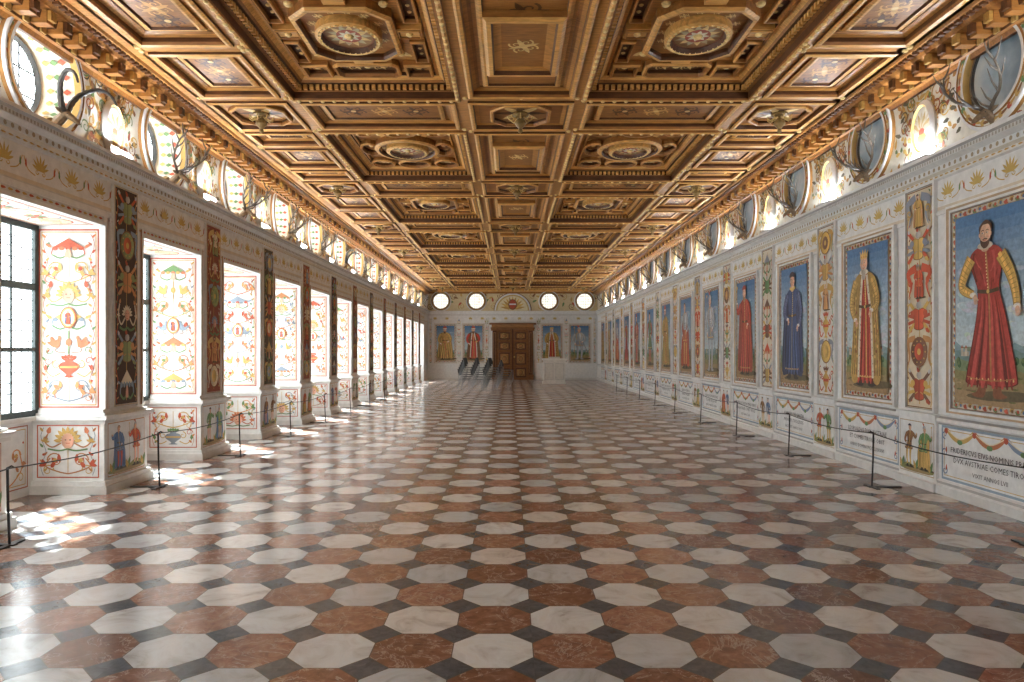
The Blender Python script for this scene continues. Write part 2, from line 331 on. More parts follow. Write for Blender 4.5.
# ------------------------------------------------------------ painted people (flat frescoes)
def fig(cv,s,u0,v0,st):
    fl=st.get('flip',1); sway=st.get('sway',.012)
    T=lambda L:[(u0+(x+sway*math.sin(y*5.5))*s*fl,v0+y*s) for x,y in L]
    g=st['gown']; sl=st.get('sleeve',g); d1=tuple(x*.35 for x in g); d2=tuple(x*.62 for x in g); l1=tuple(min(1,x*1.35+.02) for x in g)
    hem=st.get('hem',.04); hw=st.get('hw',.17); tr=st.get('trim',GOLD); lite=st.get('lite')
    cv.spoly([(u0-.2*s,v0-.01*s),(u0,v0-.03*s),(u0+.36*s,v0-.01*s),(u0+.30*s,v0+.03*s),(u0,v0+.025*s)],(.14,.11,.06))
    if 'cape' in st:
        c=st['cape']; cv.spoly(T([(-.08,.85),(-.17,.78),(-.21,.55),(-.25,.06),(-.1,.03),(.1,.03),(.25,.06),(.21,.55),(.17,.78),(.08,.85)]),c,.3)
        for j,x in enumerate((-.22,-.19,-.16,.16,.19,.22)): cv.stroke(T([(x*.7,.75),(x*.95,.4),(x*1.05,.06)]),.008*s,tuple(q*(.45 if j%2 else 1.5) for q in c),.02*s)
    hose=st.get('hose',(.25,.08,.05)); bt=st.get('boot',(.05,.04,.03))
    for q in (-1,1):
        cv.spoly(T([(q*.02,hem+.1),(q*.105,hem+.1),(q*.10,hem*.5+.05),(q*.085,.035),(q*.045,.035),(q*.035,hem*.5+.03)]),hose,.3)
        cv.stroke(T([(q*.05,hem+.1),(q*.052,hem*.5+.03),(q*.055,.04)]),.01*s,tuple(x*1.6+.03 for x in hose))
        cv.spoly(T([(q*.035,.05),(q*.09,.05),(q*.105,.02),(q*.15,.0),(q*.10,-.015),(q*.04,-.008)]),bt)
    G=[(-.05,.86),(-.115,.835),(-.14,.78),(-.105,.68),(-.088,.6),(-.12,.45),(-hw,hem+.06),(-hw*.98,hem),(-hw*.6,hem-.014),(-hw*.3,hem+.004),(0,hem-.008),(hw*.4,hem-.014),(hw*.98,hem),(hw,hem+.06),(.12,.45),(.088,.6),(.105,.68),(.14,.78),(.115,.835),(.05,.86)]
    cv.spoly(T([(x*1.045,y-.003) for x,y in G]),d1); cv.spoly(T(G),g,.3)
    if not lite:
        for k,x in enumerate((-.92,-.76,-.52,-.30,-.15,.12,.26,.48,.66,.84)):
            cc=(d2,l1,d1,l1,d2,l1,d2,l1,d1,d2)[k]; yb=hem+.012; ww=(.010,.018,.012,.022,.010,.020,.012,.016,.014,.01)[k]
            cv.spoly(T([(x*.075,.585),(x*.10+ww*.3,.45),(x*hw+ww,yb),(x*hw-ww,yb),(x*.10-ww*.4,.45)]),cc,sub=3)
        for k,(x,y) in enumerate(((-.09,.76),(-.06,.70),(.07,.74),(.09,.68),(-.03,.66),(.04,.63))):
            cv.stroke(T([(x,y+.04),(x*.8,y),(x*.5,y-.03)]),.006*s,d2 if k%2 else l1,.012*s)
        cv.stroke(T([(-.10,.83),(-.115,.76),(-.09,.66)]),.01*s,d1)
        cv.stroke(T([(.06,.83),(.07,.74),(.06,.64)]),.022*s,l1,.008*s)
    else:
        for k,x in enumerate((-.7,-.3,.3,.7)): cv.stroke(T([(x*.075,.58),(x*.11,.42),(x*hw,hem+.02)]),.006*s,d2 if k%2 else l1,.02*s)
    cv.stroke(T([(0,.83),(.005,.6),(.01,hem+.01)]),.014*s,tr)
    if not lite:
        for k in range(11): cv.ell(*T([(0,.81-k*.019)])[0],.005*s,.005*s,(.85,.65,.3),6)
        for k in range(16): 
            x=-hw+2*hw*(k+.5)/16; cv.ell(*T([(x,hem+.022)])[0],.006*s,.009*s,(.85,.62,.25) if k%2 else RED,6)
    cv.stroke(T([(-hw,hem+.035),(-hw*.4,hem+.018),(hw*.4,hem+.018),(hw,hem+.035)]),.006*s,tr)
    if st.get('brocade'):
        for k in range(60):
            y=hem+.07+.7*((k*.618)%1); x=(((k*.377)%1)-.5)*(.30 if y<.4 else .17); cv.ell(*T([(x,y)])[0],.008*s,.013*s,tr if k%3 else d1,7)
    if st.get('open'):
        c=st['open']
        for q in (-1,1):
            cv.spoly(T([(q*.04,.85),(q*.12,.84),(q*.17,.76),(q*.19,.5),(q*.225,.06),(q*.12,.03),(q*.10,.3),(q*.085,.55),(q*.05,.7)]),c,.3*q)
            for x in (.13,.16,.19): cv.stroke(T([(q*x*.8,.72),(q*x,.4),(q*x*1.08,.07)]),.006*s,tuple(z*.5 for z in c),.014*s)
            cv.stroke(T([(q*.035,.84),(q*.06,.68),(q*.085,.5),(q*.11,.05)]),.030*s,st.get('fur',(.75,.7,.6)))
            for k in range(12): cv.ell(*T([(q*(.11-.005*k),.10+k*.06)])[0],.004*s,.008*s,DK,5)
            for k in range(18): cv.ell(*T([(q*(.135+.035*(k%3)/2),.10+k*.038)])[0],.009*s,.014*s,tuple(min(1,z*1.7) for z in c) if k%2 else (.3,.1,.04),7)
    cv.stroke(T([(-.090,.605),(0,.595),(.090,.605)]),.022*s,st.get('belt',(.1,.06,.03)))
    cv.ell(*T([(0,.597)])[0],.013*s,.013*s,GOLD,8)
    if st.get('armor'):
        a=(.42,.44,.47)
        cv.spoly(T([(-.05,.85),(-.12,.83),(-.125,.72),(-.085,.6),(0,.585),(.085,.6),(.125,.72),(.12,.83),(.05,.85)]),a,.4)
        cv.spoly(T([(.01,.83),(.05,.78),(.05,.68),(.015,.62)]),(.75,.77,.8)); cv.stroke(T([(0,.84),(0,.6)]),.008*s,(.2,.2,.22))
        for y in (.64,.67,.70): cv.stroke(T([(-.09,y),(0,y-.015),(.09,y)]),.005*s,(.2,.2,.22))
        for q in (-1,1): cv.stroke(T([(q*.03,.85),(q*.09,.76),(q*.08,.62)]),.010*s,GOLD)
        sl=a
    pose=st.get('pose',0)
    R1=[(.125,.80),(.185,.67),(.175,.60),(.10,.565)] if pose!=1 else [(.125,.80),(.185,.70),(.215,.60),(.22,.50)]
    L1=[(-.125,.80),(-.19,.68),(-.20,.58),(-.15,.50)] if pose!=2 else [(-.125,.80),(-.21,.72),(-.25,.74),(-.26,.82)]
    if pose==1: L1=[(-.125,.80),(-.20,.70),(-.22,.63),(-.13,.585)]
    if st.get('staff'): 
        x=L1[-1][0]; cv.stroke(T([(x-.01,.0),(x-.005,1.0)]),.012*s,(.45,.28,.08),smooth=False); cv.ell(*T([(x-.005,1.01)])[0],.022*s,.022*s,GOLD,10)
    if st.get('sword'): cv.stroke(T([(.10,.58),(.26,.2)]),.014*s,(.2,.18,.16),smooth=False); cv.stroke(T([(.075,.56),(.13,.585)]),.012*s,GOLD,smooth=False)
    for A in (L1,R1):
        cv.stroke(T(A),.088*s,tuple(x*.45 for x in sl),.054*s); cv.stroke(T(A),.078*s,sl,.044*s); cv.stroke(T([(p[0]-.012,p[1]+.006) for p in A]),.026*s,tuple(min(1,x*1.45) for x in sl),.012*s)
        if not lite:
            cp=crom(A,False,4)
            for k in range(1,len(cp)-1):
                p=cp[k]; q_=cp[k-1]; dx,dy=p[0]-q_[0],p[1]-q_[1]; l=math.hypot(dx,dy) or 1; r=.030*(1-.4*k/len(cp))
                cv.stroke(T([(p[0]-dy/l*r,p[1]+dx/l*r),(p[0]+dy/l*r,p[1]-dx/l*r)]),.004*s,tuple(x*.55 for x in sl),smooth=False)
        h=A[-1]; d=1 if h[0]>0 else -1; d=-d if pose!=1 or d<0 else d
        cv.ell(*T([h])[0],.030*s,.016*s,(.8,.76,.7),8)
        hx,hy=h[0]+(.018*d if abs(h[0])<.2 else 0),h[1]-.02
        cv.ell(*T([(hx,hy)])[0],.019*s,.022*s,SKIN,9)
        for f in range(4): cv.stroke(T([(hx-.012+f*.008,hy-.012),(hx-.014+f*.009,hy-.040+abs(f-1.5)*.004)]),.007*s,(.66,.40,.27),smooth=False)
        cv.stroke(T([(hx+.012*d,hy+.005),(hx+.026*d,hy-.015)]),.008*s,SKIN,smooth=False)
    if st.get('orb'): cv.ell(*T([(.09,.56)])[0],.03*s,.03*s,GOLD,12,sh=.3)
    hair=st.get('hair',(.18,.09,.04))
    T0=T; T=lambda L:T0([(x*1.12,.855+(y-.855)*1.12) for x,y in L])
    cv.ell(*T([(0,.925)])[0],.054*s,.068*s,hair,16)
    cv.spoly(T([(-.022,.90),(-.03,.845),(0,.83),(.03,.845),(.022,.90)]),tuple(x*.8 for x in SKIN))
    if st.get('collar'): cv.ell(*T([(0,.862)])[0],.066*s,.022*s,st['collar'],14)
    cv.spoly(T([(0,.978),(.03,.965),(.041,.93),(.036,.895),(.018,.868),(0,.862),(-.018,.868),(-.036,.895),(-.041,.93),(-.03,.965)]),SKIN,.22)
    for q in (-1,1):
        cv.ell(*T([(q*.043,.918)])[0],.007*s,.013*s,SKIN,7)
        cv.ell(*T([(q*.017-.003,.927)])[0],.0095*s,.005*s,(.8,.76,.7),8); cv.ell(*T([(q*.017-.005,.927)])[0],.0045*s,.005*s,(.05,.03,.02),6)
        cv.stroke(T([(q*.007-.003,.938),(q*.018-.003,.942),(q*.028-.003,.937)]),.004*s,hair)
        cv.ell(*T([(q*.022,.905)])[0],.008*s,.007*s,(.75,.38,.26),7)
    cv.stroke(T([(.0,.93),(-.007,.91),(.001,.905)]),.005*s,(.50,.27,.18)); cv.stroke(T([(-.014,.888),(-.002,.89),(.010,.888)]),.006*s,(.55,.15,.1))
    if st.get('beard'):
        bl=st['beard']; cv.spoly(T([(-.036,.895),(-.032,.87),(-.018,.858-bl),(0,.852-bl),(.018,.858-bl),(.032,.87),(.036,.895),(.022,.886),(0,.881),(-.022,.886)]),hair,.3)
        cv.stroke(T([(-.018,.892),(0,.898),(.018,.892)]),.006*s,hair)
        for x in (-.015,0,.015): cv.stroke(T([(x,.88),(x*.7,.85-bl)]),.003*s,tuple(z*.5 for z in hair),smooth=False)
    hat=st.get('hat')
    if hat=='crown':
        cv.poly(T([(-.045,.955),(.045,.955),(.055,1.01),(.03,.985),(.018,1.02),(0,.988),(-.018,1.02),(-.03,.985),(-.055,1.01)]),GOLD)
        for x in (-.03,0,.03): cv.ell(*T([(x,.967)])[0],.006*s,.006*s,RED,6)
    elif hat=='cap': cv.spoly(T([(-.055,.955),(-.05,.985),(0,1.005),(.05,.985),(.055,.955),(0,.962)]),st.get('hatc',(.05,.04,.05)),.2)
    elif hat=='ducal': cv.spoly(T([(-.055,.95),(-.058,.97),(-.04,1.02),(0,1.035),(.04,1.02),(.058,.97),(.055,.95),(0,.96)]),RED,.2); cv.stroke(T([(-.055,.958),(0,.965),(.055,.958)]),.022*s,(.8,.76,.68))
    elif hat=='helm': cv.spoly(T([(-.05,.94),(-.05,.98),(0,1.01),(.05,.98),(.05,.94),(0,.962)]),(.45,.46,.48),.3); leaf(cv,*T([(0,1.0)])[0],2.3,.1*s,.05*s,RED)
    else: cv.spoly(T([(-.045,.935),(-.046,.965),(0,.993),(.046,.965),(.045,.935),(.025,.966),(0,.97),(-.025,.966)]),hair)
def landscape(cv,w,h,rnd,horizon=.30):
    N=12
    for k in range(N):
        t=k/(N-1); v0=h*horizon+(h-h*horizon)*k/N; c=tuple(a+(b-a)*t for a,b in zip((.52,.62,.66),(.09,.20,.38)))
        cv.rect(-w/2,v0,w/2,v0+(h-h*horizon)/N+.001,c)
    for k in range(14):
        t=rnd.uniform(.05,.75); v=h*(horizon+t*.68); a=rnd.uniform(.05,.12)*w; u=rnd.uniform(-.4,.4)*w
        base=tuple(x+(y-x)*t for x,y in zip((.62,.65,.65),(.26,.37,.50)))
        for q in range(6): cv.ell(max(-w/2+a,min(w/2-a,u+(q-2.5)*a*.45)),v+rnd.uniform(-.25,.25)*a,a*rnd.uniform(.5,.9),a*.28,tuple(z*rnd.uniform(.88,1.12) for z in base),9)
    cv.rect(-w/2,0,w/2,h*horizon,(.20,.25,.16))
    def hill(v,amp,c):
        pts=[(-w/2+w*k/12,v+amp*math.sin(k*1.3+rnd.random()*2)*rnd.random()) for k in range(13)]
        cv.poly([(-w/2,0)]+pts+[(w/2,0)],c)
    hill(h*horizon,.09,(.24,.34,.38)); hill(h*(horizon-.03),.07,(.17,.26,.25)); hill(h*(horizon-.07),.05,(.20,.26,.14))
    for k in range(16): u=rnd.uniform(-.46,.46)*w; v=h*(horizon-.09)+rnd.uniform(-.05,.06); cv.ell(u,v,.035,.045,(.06,.12,.05),8); cv.ell(u-.01,v+.012,.02,.025,(.14,.2,.08),7)
    for k in range(2):
        u=rnd.choice((-1,1))*rnd.uniform(.3,.42)*w; v=h*(horizon-.05); cv.rect(u-.02,v,u+.02,v+.09,(.55,.48,.38)); cv.rect(u+.02,v,u+.05,v+.05,(.45,.38,.3)); cv.poly([(u-.025,v+.09),(u+.025,v+.09),(u,v+.13)],(.4,.15,.1))
    hill(h*.17,.03,(.25,.23,.10)); hill(h*.12,.03,(.32,.24,.12)); hill(h*.07,.02,(.38,.26,.14))
    for k in range(26): u=rnd.uniform(-.44,.44)*w; cv.ell(u,rnd.uniform(.02,.16)*h,.05,.010,rnd.choice([(.16,.17,.06),(.45,.33,.18),(.22,.15,.08),(.12,.15,.05)]),8)
ST=[dict(gown=(.40,.055,.04),sleeve=(.60,.37,.10),hem=.07,hw=.20,trim=(.45,.2,.08),hose=(.30,.05,.03),boot=(.25,.1,.05),collar=(.6,.5,.4),pose=1,hair=(.10,.05,.03),beard=.005,sway=.025),
 dict(gown=(.42,.05,.03),open=(.46,.29,.09),fur=(.72,.66,.52),sleeve=(.5,.32,.1),hair=(.5,.44,.36),beard=.04,hat='crown',pose=0,hw=.15,collar=(.75,.7,.6)),
 dict(gown=(.06,.09,.2),cape=(.05,.06,.12),sleeve=(.10,.12,.22),hair=(.1,.05,.03),hat='cap',trim=(.3,.25,.15),hw=.16,collar=GOLD,hem=.06,flip=-1),
 dict(gown=(.42,.07,.045),cape=(.34,.08,.05),hair=(.35,.2,.1),beard=.02,hat='cap',hatc=(.35,.05,.03),trim=(.5,.3,.1),pose=2,hw=.17,staff=1),
 dict(gown=(.30,.32,.36),armor=1,hem=.42,hw=.12,hose=(.38,.4,.43),boot=(.35,.36,.38),hat='helm',sword=1,staff=1),
 dict(gown=(.50,.12,.06),armor=1,hem=.4,hw=.13,hose=(.5,.3,.1),cape=(.45,.08,.04),sword=1),
 dict(gown=(.5,.33,.1),cape=(.45,.3,.1),hat='ducal',brocade=1,trim=RED,beard=.03),
 dict(gown=(.12,.2,.12),sleeve=(.5,.1,.05),hem=.3,hose=(.5,.1,.05),sword=1,hat='cap'),
 dict(gown=(.5,.06,.04),open=(.2,.1,.05),hat='ducal',beard=.04,orb=1)]
def trimband(cv,u0,v0,u1,v1,b,rnd,bg=(.76,.71,.61)):
    border(cv,u0,v0,u1,v1,b,bg)
    def run(a0,b0,a1,b1,n):
        du,dv=(a1-a0)/n,(b1-b0)/n; l=math.hypot(du,dv); ang=math.atan2(dv,du)
        for k in range(n):
            u=a0+du*(k+.5); v=b0+dv*(k+.5)
            leaf(cv,u-du*.5,v-dv*.5,ang+.35*(1 if k%2 else -1),l*.95,b*.5,(GRN,OCH,RED,OCH)[k%4])
            cv.ell(u,v,b*.24,b*.24,(RED,BLU,RED,BRN)[k%4],7)
    m=b/2; nv=max(3,int((v1-v0)/.085)); nu=max(3,int((u1-u0)/.085))
    run(u0+m,v0+m,u0+m,v1-m,nv); run(u1-m,v0+m,u1-m,v1-m,nv); run(u0+m,v0+m,u1-m,v0+m,nu); run(u0+m,v1-m,u1-m,v1-m,nu)
    border(cv,u0,v0,u1,v1,.010,BRN); border(cv,u0+b-.012,v0+b-.012,u1-b+.012,v1-b+.012,.014,(.35,.2,.1))
def portrait(O,U,N,st,rnd,W=1.50,H=2.45):
    mb=MB(); cv=Cv(mb,O,U,(0,0,1),N)
    cv.loft(rectf(0,H/2,W/2,H/2),[(0,0,WHITE),(0,.05,WHITE),(.03,.06,WHITE),(.05,.04,(.6,.45,.3)),(.08,.045,WHITE),(.09,.02,GREY)],True,(.6,.5,.35))
    cv.base=.021; cv.mat=1
    trimband(cv,-W/2+.09,.09,W/2-.09,H-.09,.085,rnd)
    cv.ov=.17; w,h=W-.35,H-.34
    landscape(cv,w,h,rnd)
    fig(cv,h*.89,rnd.uniform(-.03,.03),h*.05,st)
    return mb.obj('portrait_painting',[PAINT,CANVAS])
def minifig(cv,w,h,rnd):
    cv.spoly([(-w*.5,h*.02),(-w*.3,h*.16),(0,h*.1),(w*.3,h*.2),(w*.5,h*.02)],(.30,.30,.12)); cv.spoly([(-w*.4,0),(-w*.1,h*.08),(w*.3,h*.06),(w*.4,0)],(.4,.28,.14))
    for x in (-.16,.18):
        st=dict(gown=rnd.choice([RED,OCH,BLU,GRN,BRN]),hem=.42,hw=.15,hose=rnd.choice([PINK,OCH,RED]),pose=rnd.choice([0,1,2]),hat=rnd.choice(['cap','helm',None]),lite=1,sway=.04,flip=rnd.choice((-1,1)),staff=rnd.choice((0,1)))
        if rnd.random()<.5: st['cape']=rnd.choice([RED,OCH,BLU])
        fig(cv,h*.86,x*w*1.4,h*.08,st)
    for x in (-.45,0,.45): leaf(cv,x*w,h*.05,1.2,h*.25,w*.08,GRN); leaf(cv,x*w,h*.05,1.9,h*.2,w*.08,OCH)
# ------------------------------------------------------------ room shell
wl=empty('wall_left'); wr=empty('wall_right'); wb=empty('wall_back'); wf=empty('wall_front'); ce=empty('ceiling')
mb=MB(); mb.box(-6,5.9,YF-.2,YB+.2,-.1,0)
mb.obj('floor',[FLOOR])
def extr(mb,xw,sgn,prof,y0,y1):
    for a,b in zip(prof[:-1],prof[1:]):
        mb.face([(xw+sgn*a[0],y0,a[1]),(xw+sgn*a[0],y1,a[1]),(xw+sgn*b[0],y1,b[1]),(xw+sgn*b[0],y0,b[1])],b[2] if len(b)>2 else WHITE)
CORN=[(.004,3.34),(.02,3.34,GREY),(.02,3.38),(.008,3.40,OFFW),(.008,3.44,(.7,.62,.5)),(.006,3.45),(.006,3.76),(.03,3.78,OFFW),(.03,3.82),(.06,3.85,(.66,.6,.5)),(.06,3.92),(.12,3.96,OFFW),(.12,4.01),(.15,4.03,GREY),(.15,4.07),(-.25,4.07)]
def side_common(parent,xw,sgn,U,N):
    mb=MB(); extr(mb,xw,sgn,CORN,YF,YB)
    mb.obj('cornice',[PAINT],parent)
    b=MB(); cv=Cv(b,(xw,0,0),U,(0,0,1),N,base=.008)
    for k in range(4):
        palmette(cv,-.78+k*.52,3.56,.17,(.60,.43,.14))
        for s in (-1,1): cv.stroke([(-.78+k*.52+s*.08,3.50),(-.78+k*.52+s*.19,3.54),(-.78+k*.52+s*.25,3.66)],.012,OCH); leaf(cv,-.78+k*.52+s*.22,3.55,1.57,.1,.03,RED if k%2 else GRN)
    cv.base=.062
    for k in range(26): cv.ell(-1.25+k*.1,3.885,.024,.026,(.42,.33,.22),8)
    cv.base=.122
    for k in range(52): cv.rect(-1.29+k*.05,3.965,-1.265+k*.05,4.0,(.52,.48,.42))
    cv.base=.032
    for k in range(26): leaf(cv,-1.28+k*.1,3.80,0,.08,.022,OCH)
    me=b.mesh('frieze_paint',[PAINT])
    for i in BAYS: mkobj('frieze_paint',me,parent,(0,Y0+PITCH*i,0))
side_common(wl,XL,1,(0,1,0),(1,0,0)); side_common(wr,XR,-1,(0,-1,0),(-1,0,0))
PALW=[OCH,RED,OCH,(.70,.30,.12),GRN,(.5,.22,.1),(.6,.2,.1),(.25,.30,.36)]
PALD=[(.7,.5,.2),(.62,.14,.07),(.75,.66,.5),(.30,.36,.16),(.65,.32,.14),(.28,.36,.45)]
# --- left wall structure
mb=MB()
OW=.86
xo=-5.98
mb.box(xo,XL,YF,YB,3.2,4.05,WHITE)
for i in BAYS:
    y=Y0+PITCH*i; mb.box(xo,-5.68,y-OW,y+OW,0,.9,WHITE)
    mb.box(-5.72,-5.60,y-OW,y+OW,.88,.93,OFFW)
mb.box(xo,XL,Y0+12*PITCH+OW,YB,0,3.2,WHITE); mb.box(xo,XL,YF,Y0-3*PITCH-OW,0,3.2,WHITE)
mb.obj('structure',[PAINT],wl)
def pier_mesh(seed,dark):
    rnd=random.Random(seed); b=MB(); hw=(PITCH-2*OW)/2
    b.box(xo,XL,-hw,hw,0,3.2,WHITE)
    def ring(z0,z1,p,c): b.box(-5.70,XL+p,-hw-p,hw+p,z0,z1,c)
    ring(0,.10,.11,OFFW); ring(.10,.15,.085,WHITE); ring(.15,.84,.05,WHITE); ring(.84,.88,.075,OFFW); ring(.88,.93,.11,WHITE); ring(.93,.96,.06,OFFW)
    ring(.96,1.0,.02,WHITE)
    for q in (-1,1):
        for (a0,a1,p) in ((0,.045,.035),(.045,.11,.018),(.11,.14,.03)):
            ya,yb=q*(hw-a0),q*(hw-a1); b.box(XL,XL+p,min(ya,yb),max(ya,yb),1.0,3.34,WHITE if p>.02 else OFFW)
        b.box(XL,XL+.037,min(q*(hw-.046),q*(hw-.052)),max(q*(hw-.046),q*(hw-.052)),1.0,3.3,(.5,.3,.2))
    cv=Cv(b,(XL,0,1.02),(0,1,0),(0,0,1),(1,0,0)); W=.54; H=2.72
    cv.box(-W/2,W/2,0,H,0,.045,WHITE); cv.base=.046
    bg=[(.075,.05,.04),(.30,.08,.05),(.10,.08,.06)][dark]
    border(cv,-W/2,0,W/2,H,.018,(.6,.5,.35)); cv.rect(-W/2+.022,.02,W/2-.022,H-.02,bg)
    cv.ov=.04; arabesque(cv,W*.92,H-.08,rnd,PALD,('trophy','shield','mask','figure','trophy','canopy','figure'),.42,1.9)
    c2=Cv(b,(XL+.05,0,.18),(0,1,0),(0,0,1),(1,0,0)); border(c2,-.42,0,.42,.65,.012,(.55,.3,.15)); c2.ov=.02; minifig(c2,.78,.62,rnd)
    for q in (-1,1):
        U=(1,0,0) if q<0 else (-1,0,0)
        cv=Cv(b,(-5.28,q*hw,1.02),U,(0,0,1),(0,q,0)); W=.72; H=2.14
        border(cv,-W/2,0,W/2,H,.018,RED); border(cv,-W/2+.03,.03,W/2-.03,H-.03,.012,OCH); 
        cv.ov=.06; arabesque(cv,W*.9,H-.12,random.Random(seed+40),PALW,('scroll','urn','mask','scroll','bird','canopy','scroll'),hh=.30,lw=1.15)
        cv.ell(0,1.02,.10,.13,RED,16); cv.ell(0,1.02,.088,.118,OCH,16); cv.ell(0,1.02,.07,.1,(.85,.8,.7),16); fig(cv,.16,0,.94,dict(gown=RED,lite=1,cape=BLU))
        cv=Cv(b,(-5.26,q*(hw+.05),.19),U,(0,0,1),(0,q,0)); border(cv,-.37,0,.37,.63,.014,RED); cv.ov=.03
        arabesque(cv,.68,.57,random.Random(seed+60),PALW,('scroll','mask','urn'),.28,1.2)
    return b.mesh('pier',[PAINT])
piers=[pier_mesh(s,d) for s,d in ((1,0),(5,1),(9,2),(14,1))]
for i in BAYS[:-1]: mkobj('pier',piers[i%4],wl,(0,Y0+PITCH*(i+.5),0))
mb=MB()
cv=Cv(mb,(XL,0,3.2),(0,1,0),(0,0,1),(1,0,0)); 
cv.box(-OW-.045,OW+.045,-.0,.045,0,.035,WHITE); cv.box(-OW-.11,OW+.11,.045,.11,0,.018,OFFW); cv.box(-OW-.14,OW+.14,.11,.14,0,.03,WHITE)
cv.base=.019
for k in range(20): leaf(cv,-.95+k*.1,.078,0,.08,.03,RED if k%2 else OCH)
cv=Cv(mb,(-5.28,0,3.2),(0,1,0),(1,0,0),(0,0,-1)); border(cv,-.8,-.34,.8,.34,.02,RED); border(cv,-.76,-.30,.76,.30,.012,OCH)
for u in (-.52,0,.52):
    cv.ell(u,0,.2,.24,RED,18); cv.ell(u,0,.18,.22,(.8,.7,.5),18); cv.ell(u,0,.1,.12,PINK,12)
    for a in (0,1.57,3.14,4.71): spiral(cv,u+.1*math.cos(a),.15*math.sin(a),.06,1,1.2,a,.014,OCH)
for u in (-.26,.26):
    for a in range(8): leaf(cv,u,0,a*TAU/8,.15,.06,RED if a%2 else GRN)
    for q in (-1,1): spiral(cv,u,q*.2,.08,q,1.3,0,.014,BLU if q>0 else OCH)
cv=Cv(mb,(-5.68,0,.05),(0,1,0),(0,0,1),(1,0,0)); border(cv,-.72,.05,.72,.78,.014,(.45,.15,.1)); border(cv,-.68,.09,.68,.74,.01,OCH)
for s in (-.38,.38):
    cv.ou=s; cv.ov=.1; motif(cv,'scroll',0,.6,.55,random.Random(3),PALW,1.3)
cv.ou=0
mo=mb.mesh('window_surround',[PAINT])
wb_=MB()
fr=lambda y0,y1,z0,z1,x0=-5.72,x1=-5.64:wb_.box(x0,x1,y0,y1,z0,z1,(.1,.1,.1),0)
fr(-OW,-OW+.07,.93,3.2); fr(OW-.07,OW,.93,3.2); fr(-.035,.035,.93,3.2); fr(-OW,OW,.93,1.0); fr(-OW,OW,3.13,3.2); fr(-OW,OW,2.42,2.50); fr(-OW,OW,1.70,1.74); 
for u in (-.43,.43): fr(u-.010,u+.010,.95,3.15,-5.70,-5.66)
wb_.box(-5.685,-5.68,-OW,OW,.93,3.2,(1,1,1),1)
wm=wb_.mesh('window',[FRAMEM,GLASS])
for k,i in enumerate(BAYS):
    mkobj('window_surround',mo,wl,(0,Y0+PITCH*i,0))
    mkobj('window_%d'%(k+1),wm,None,(0,Y0+PITCH*i,0))
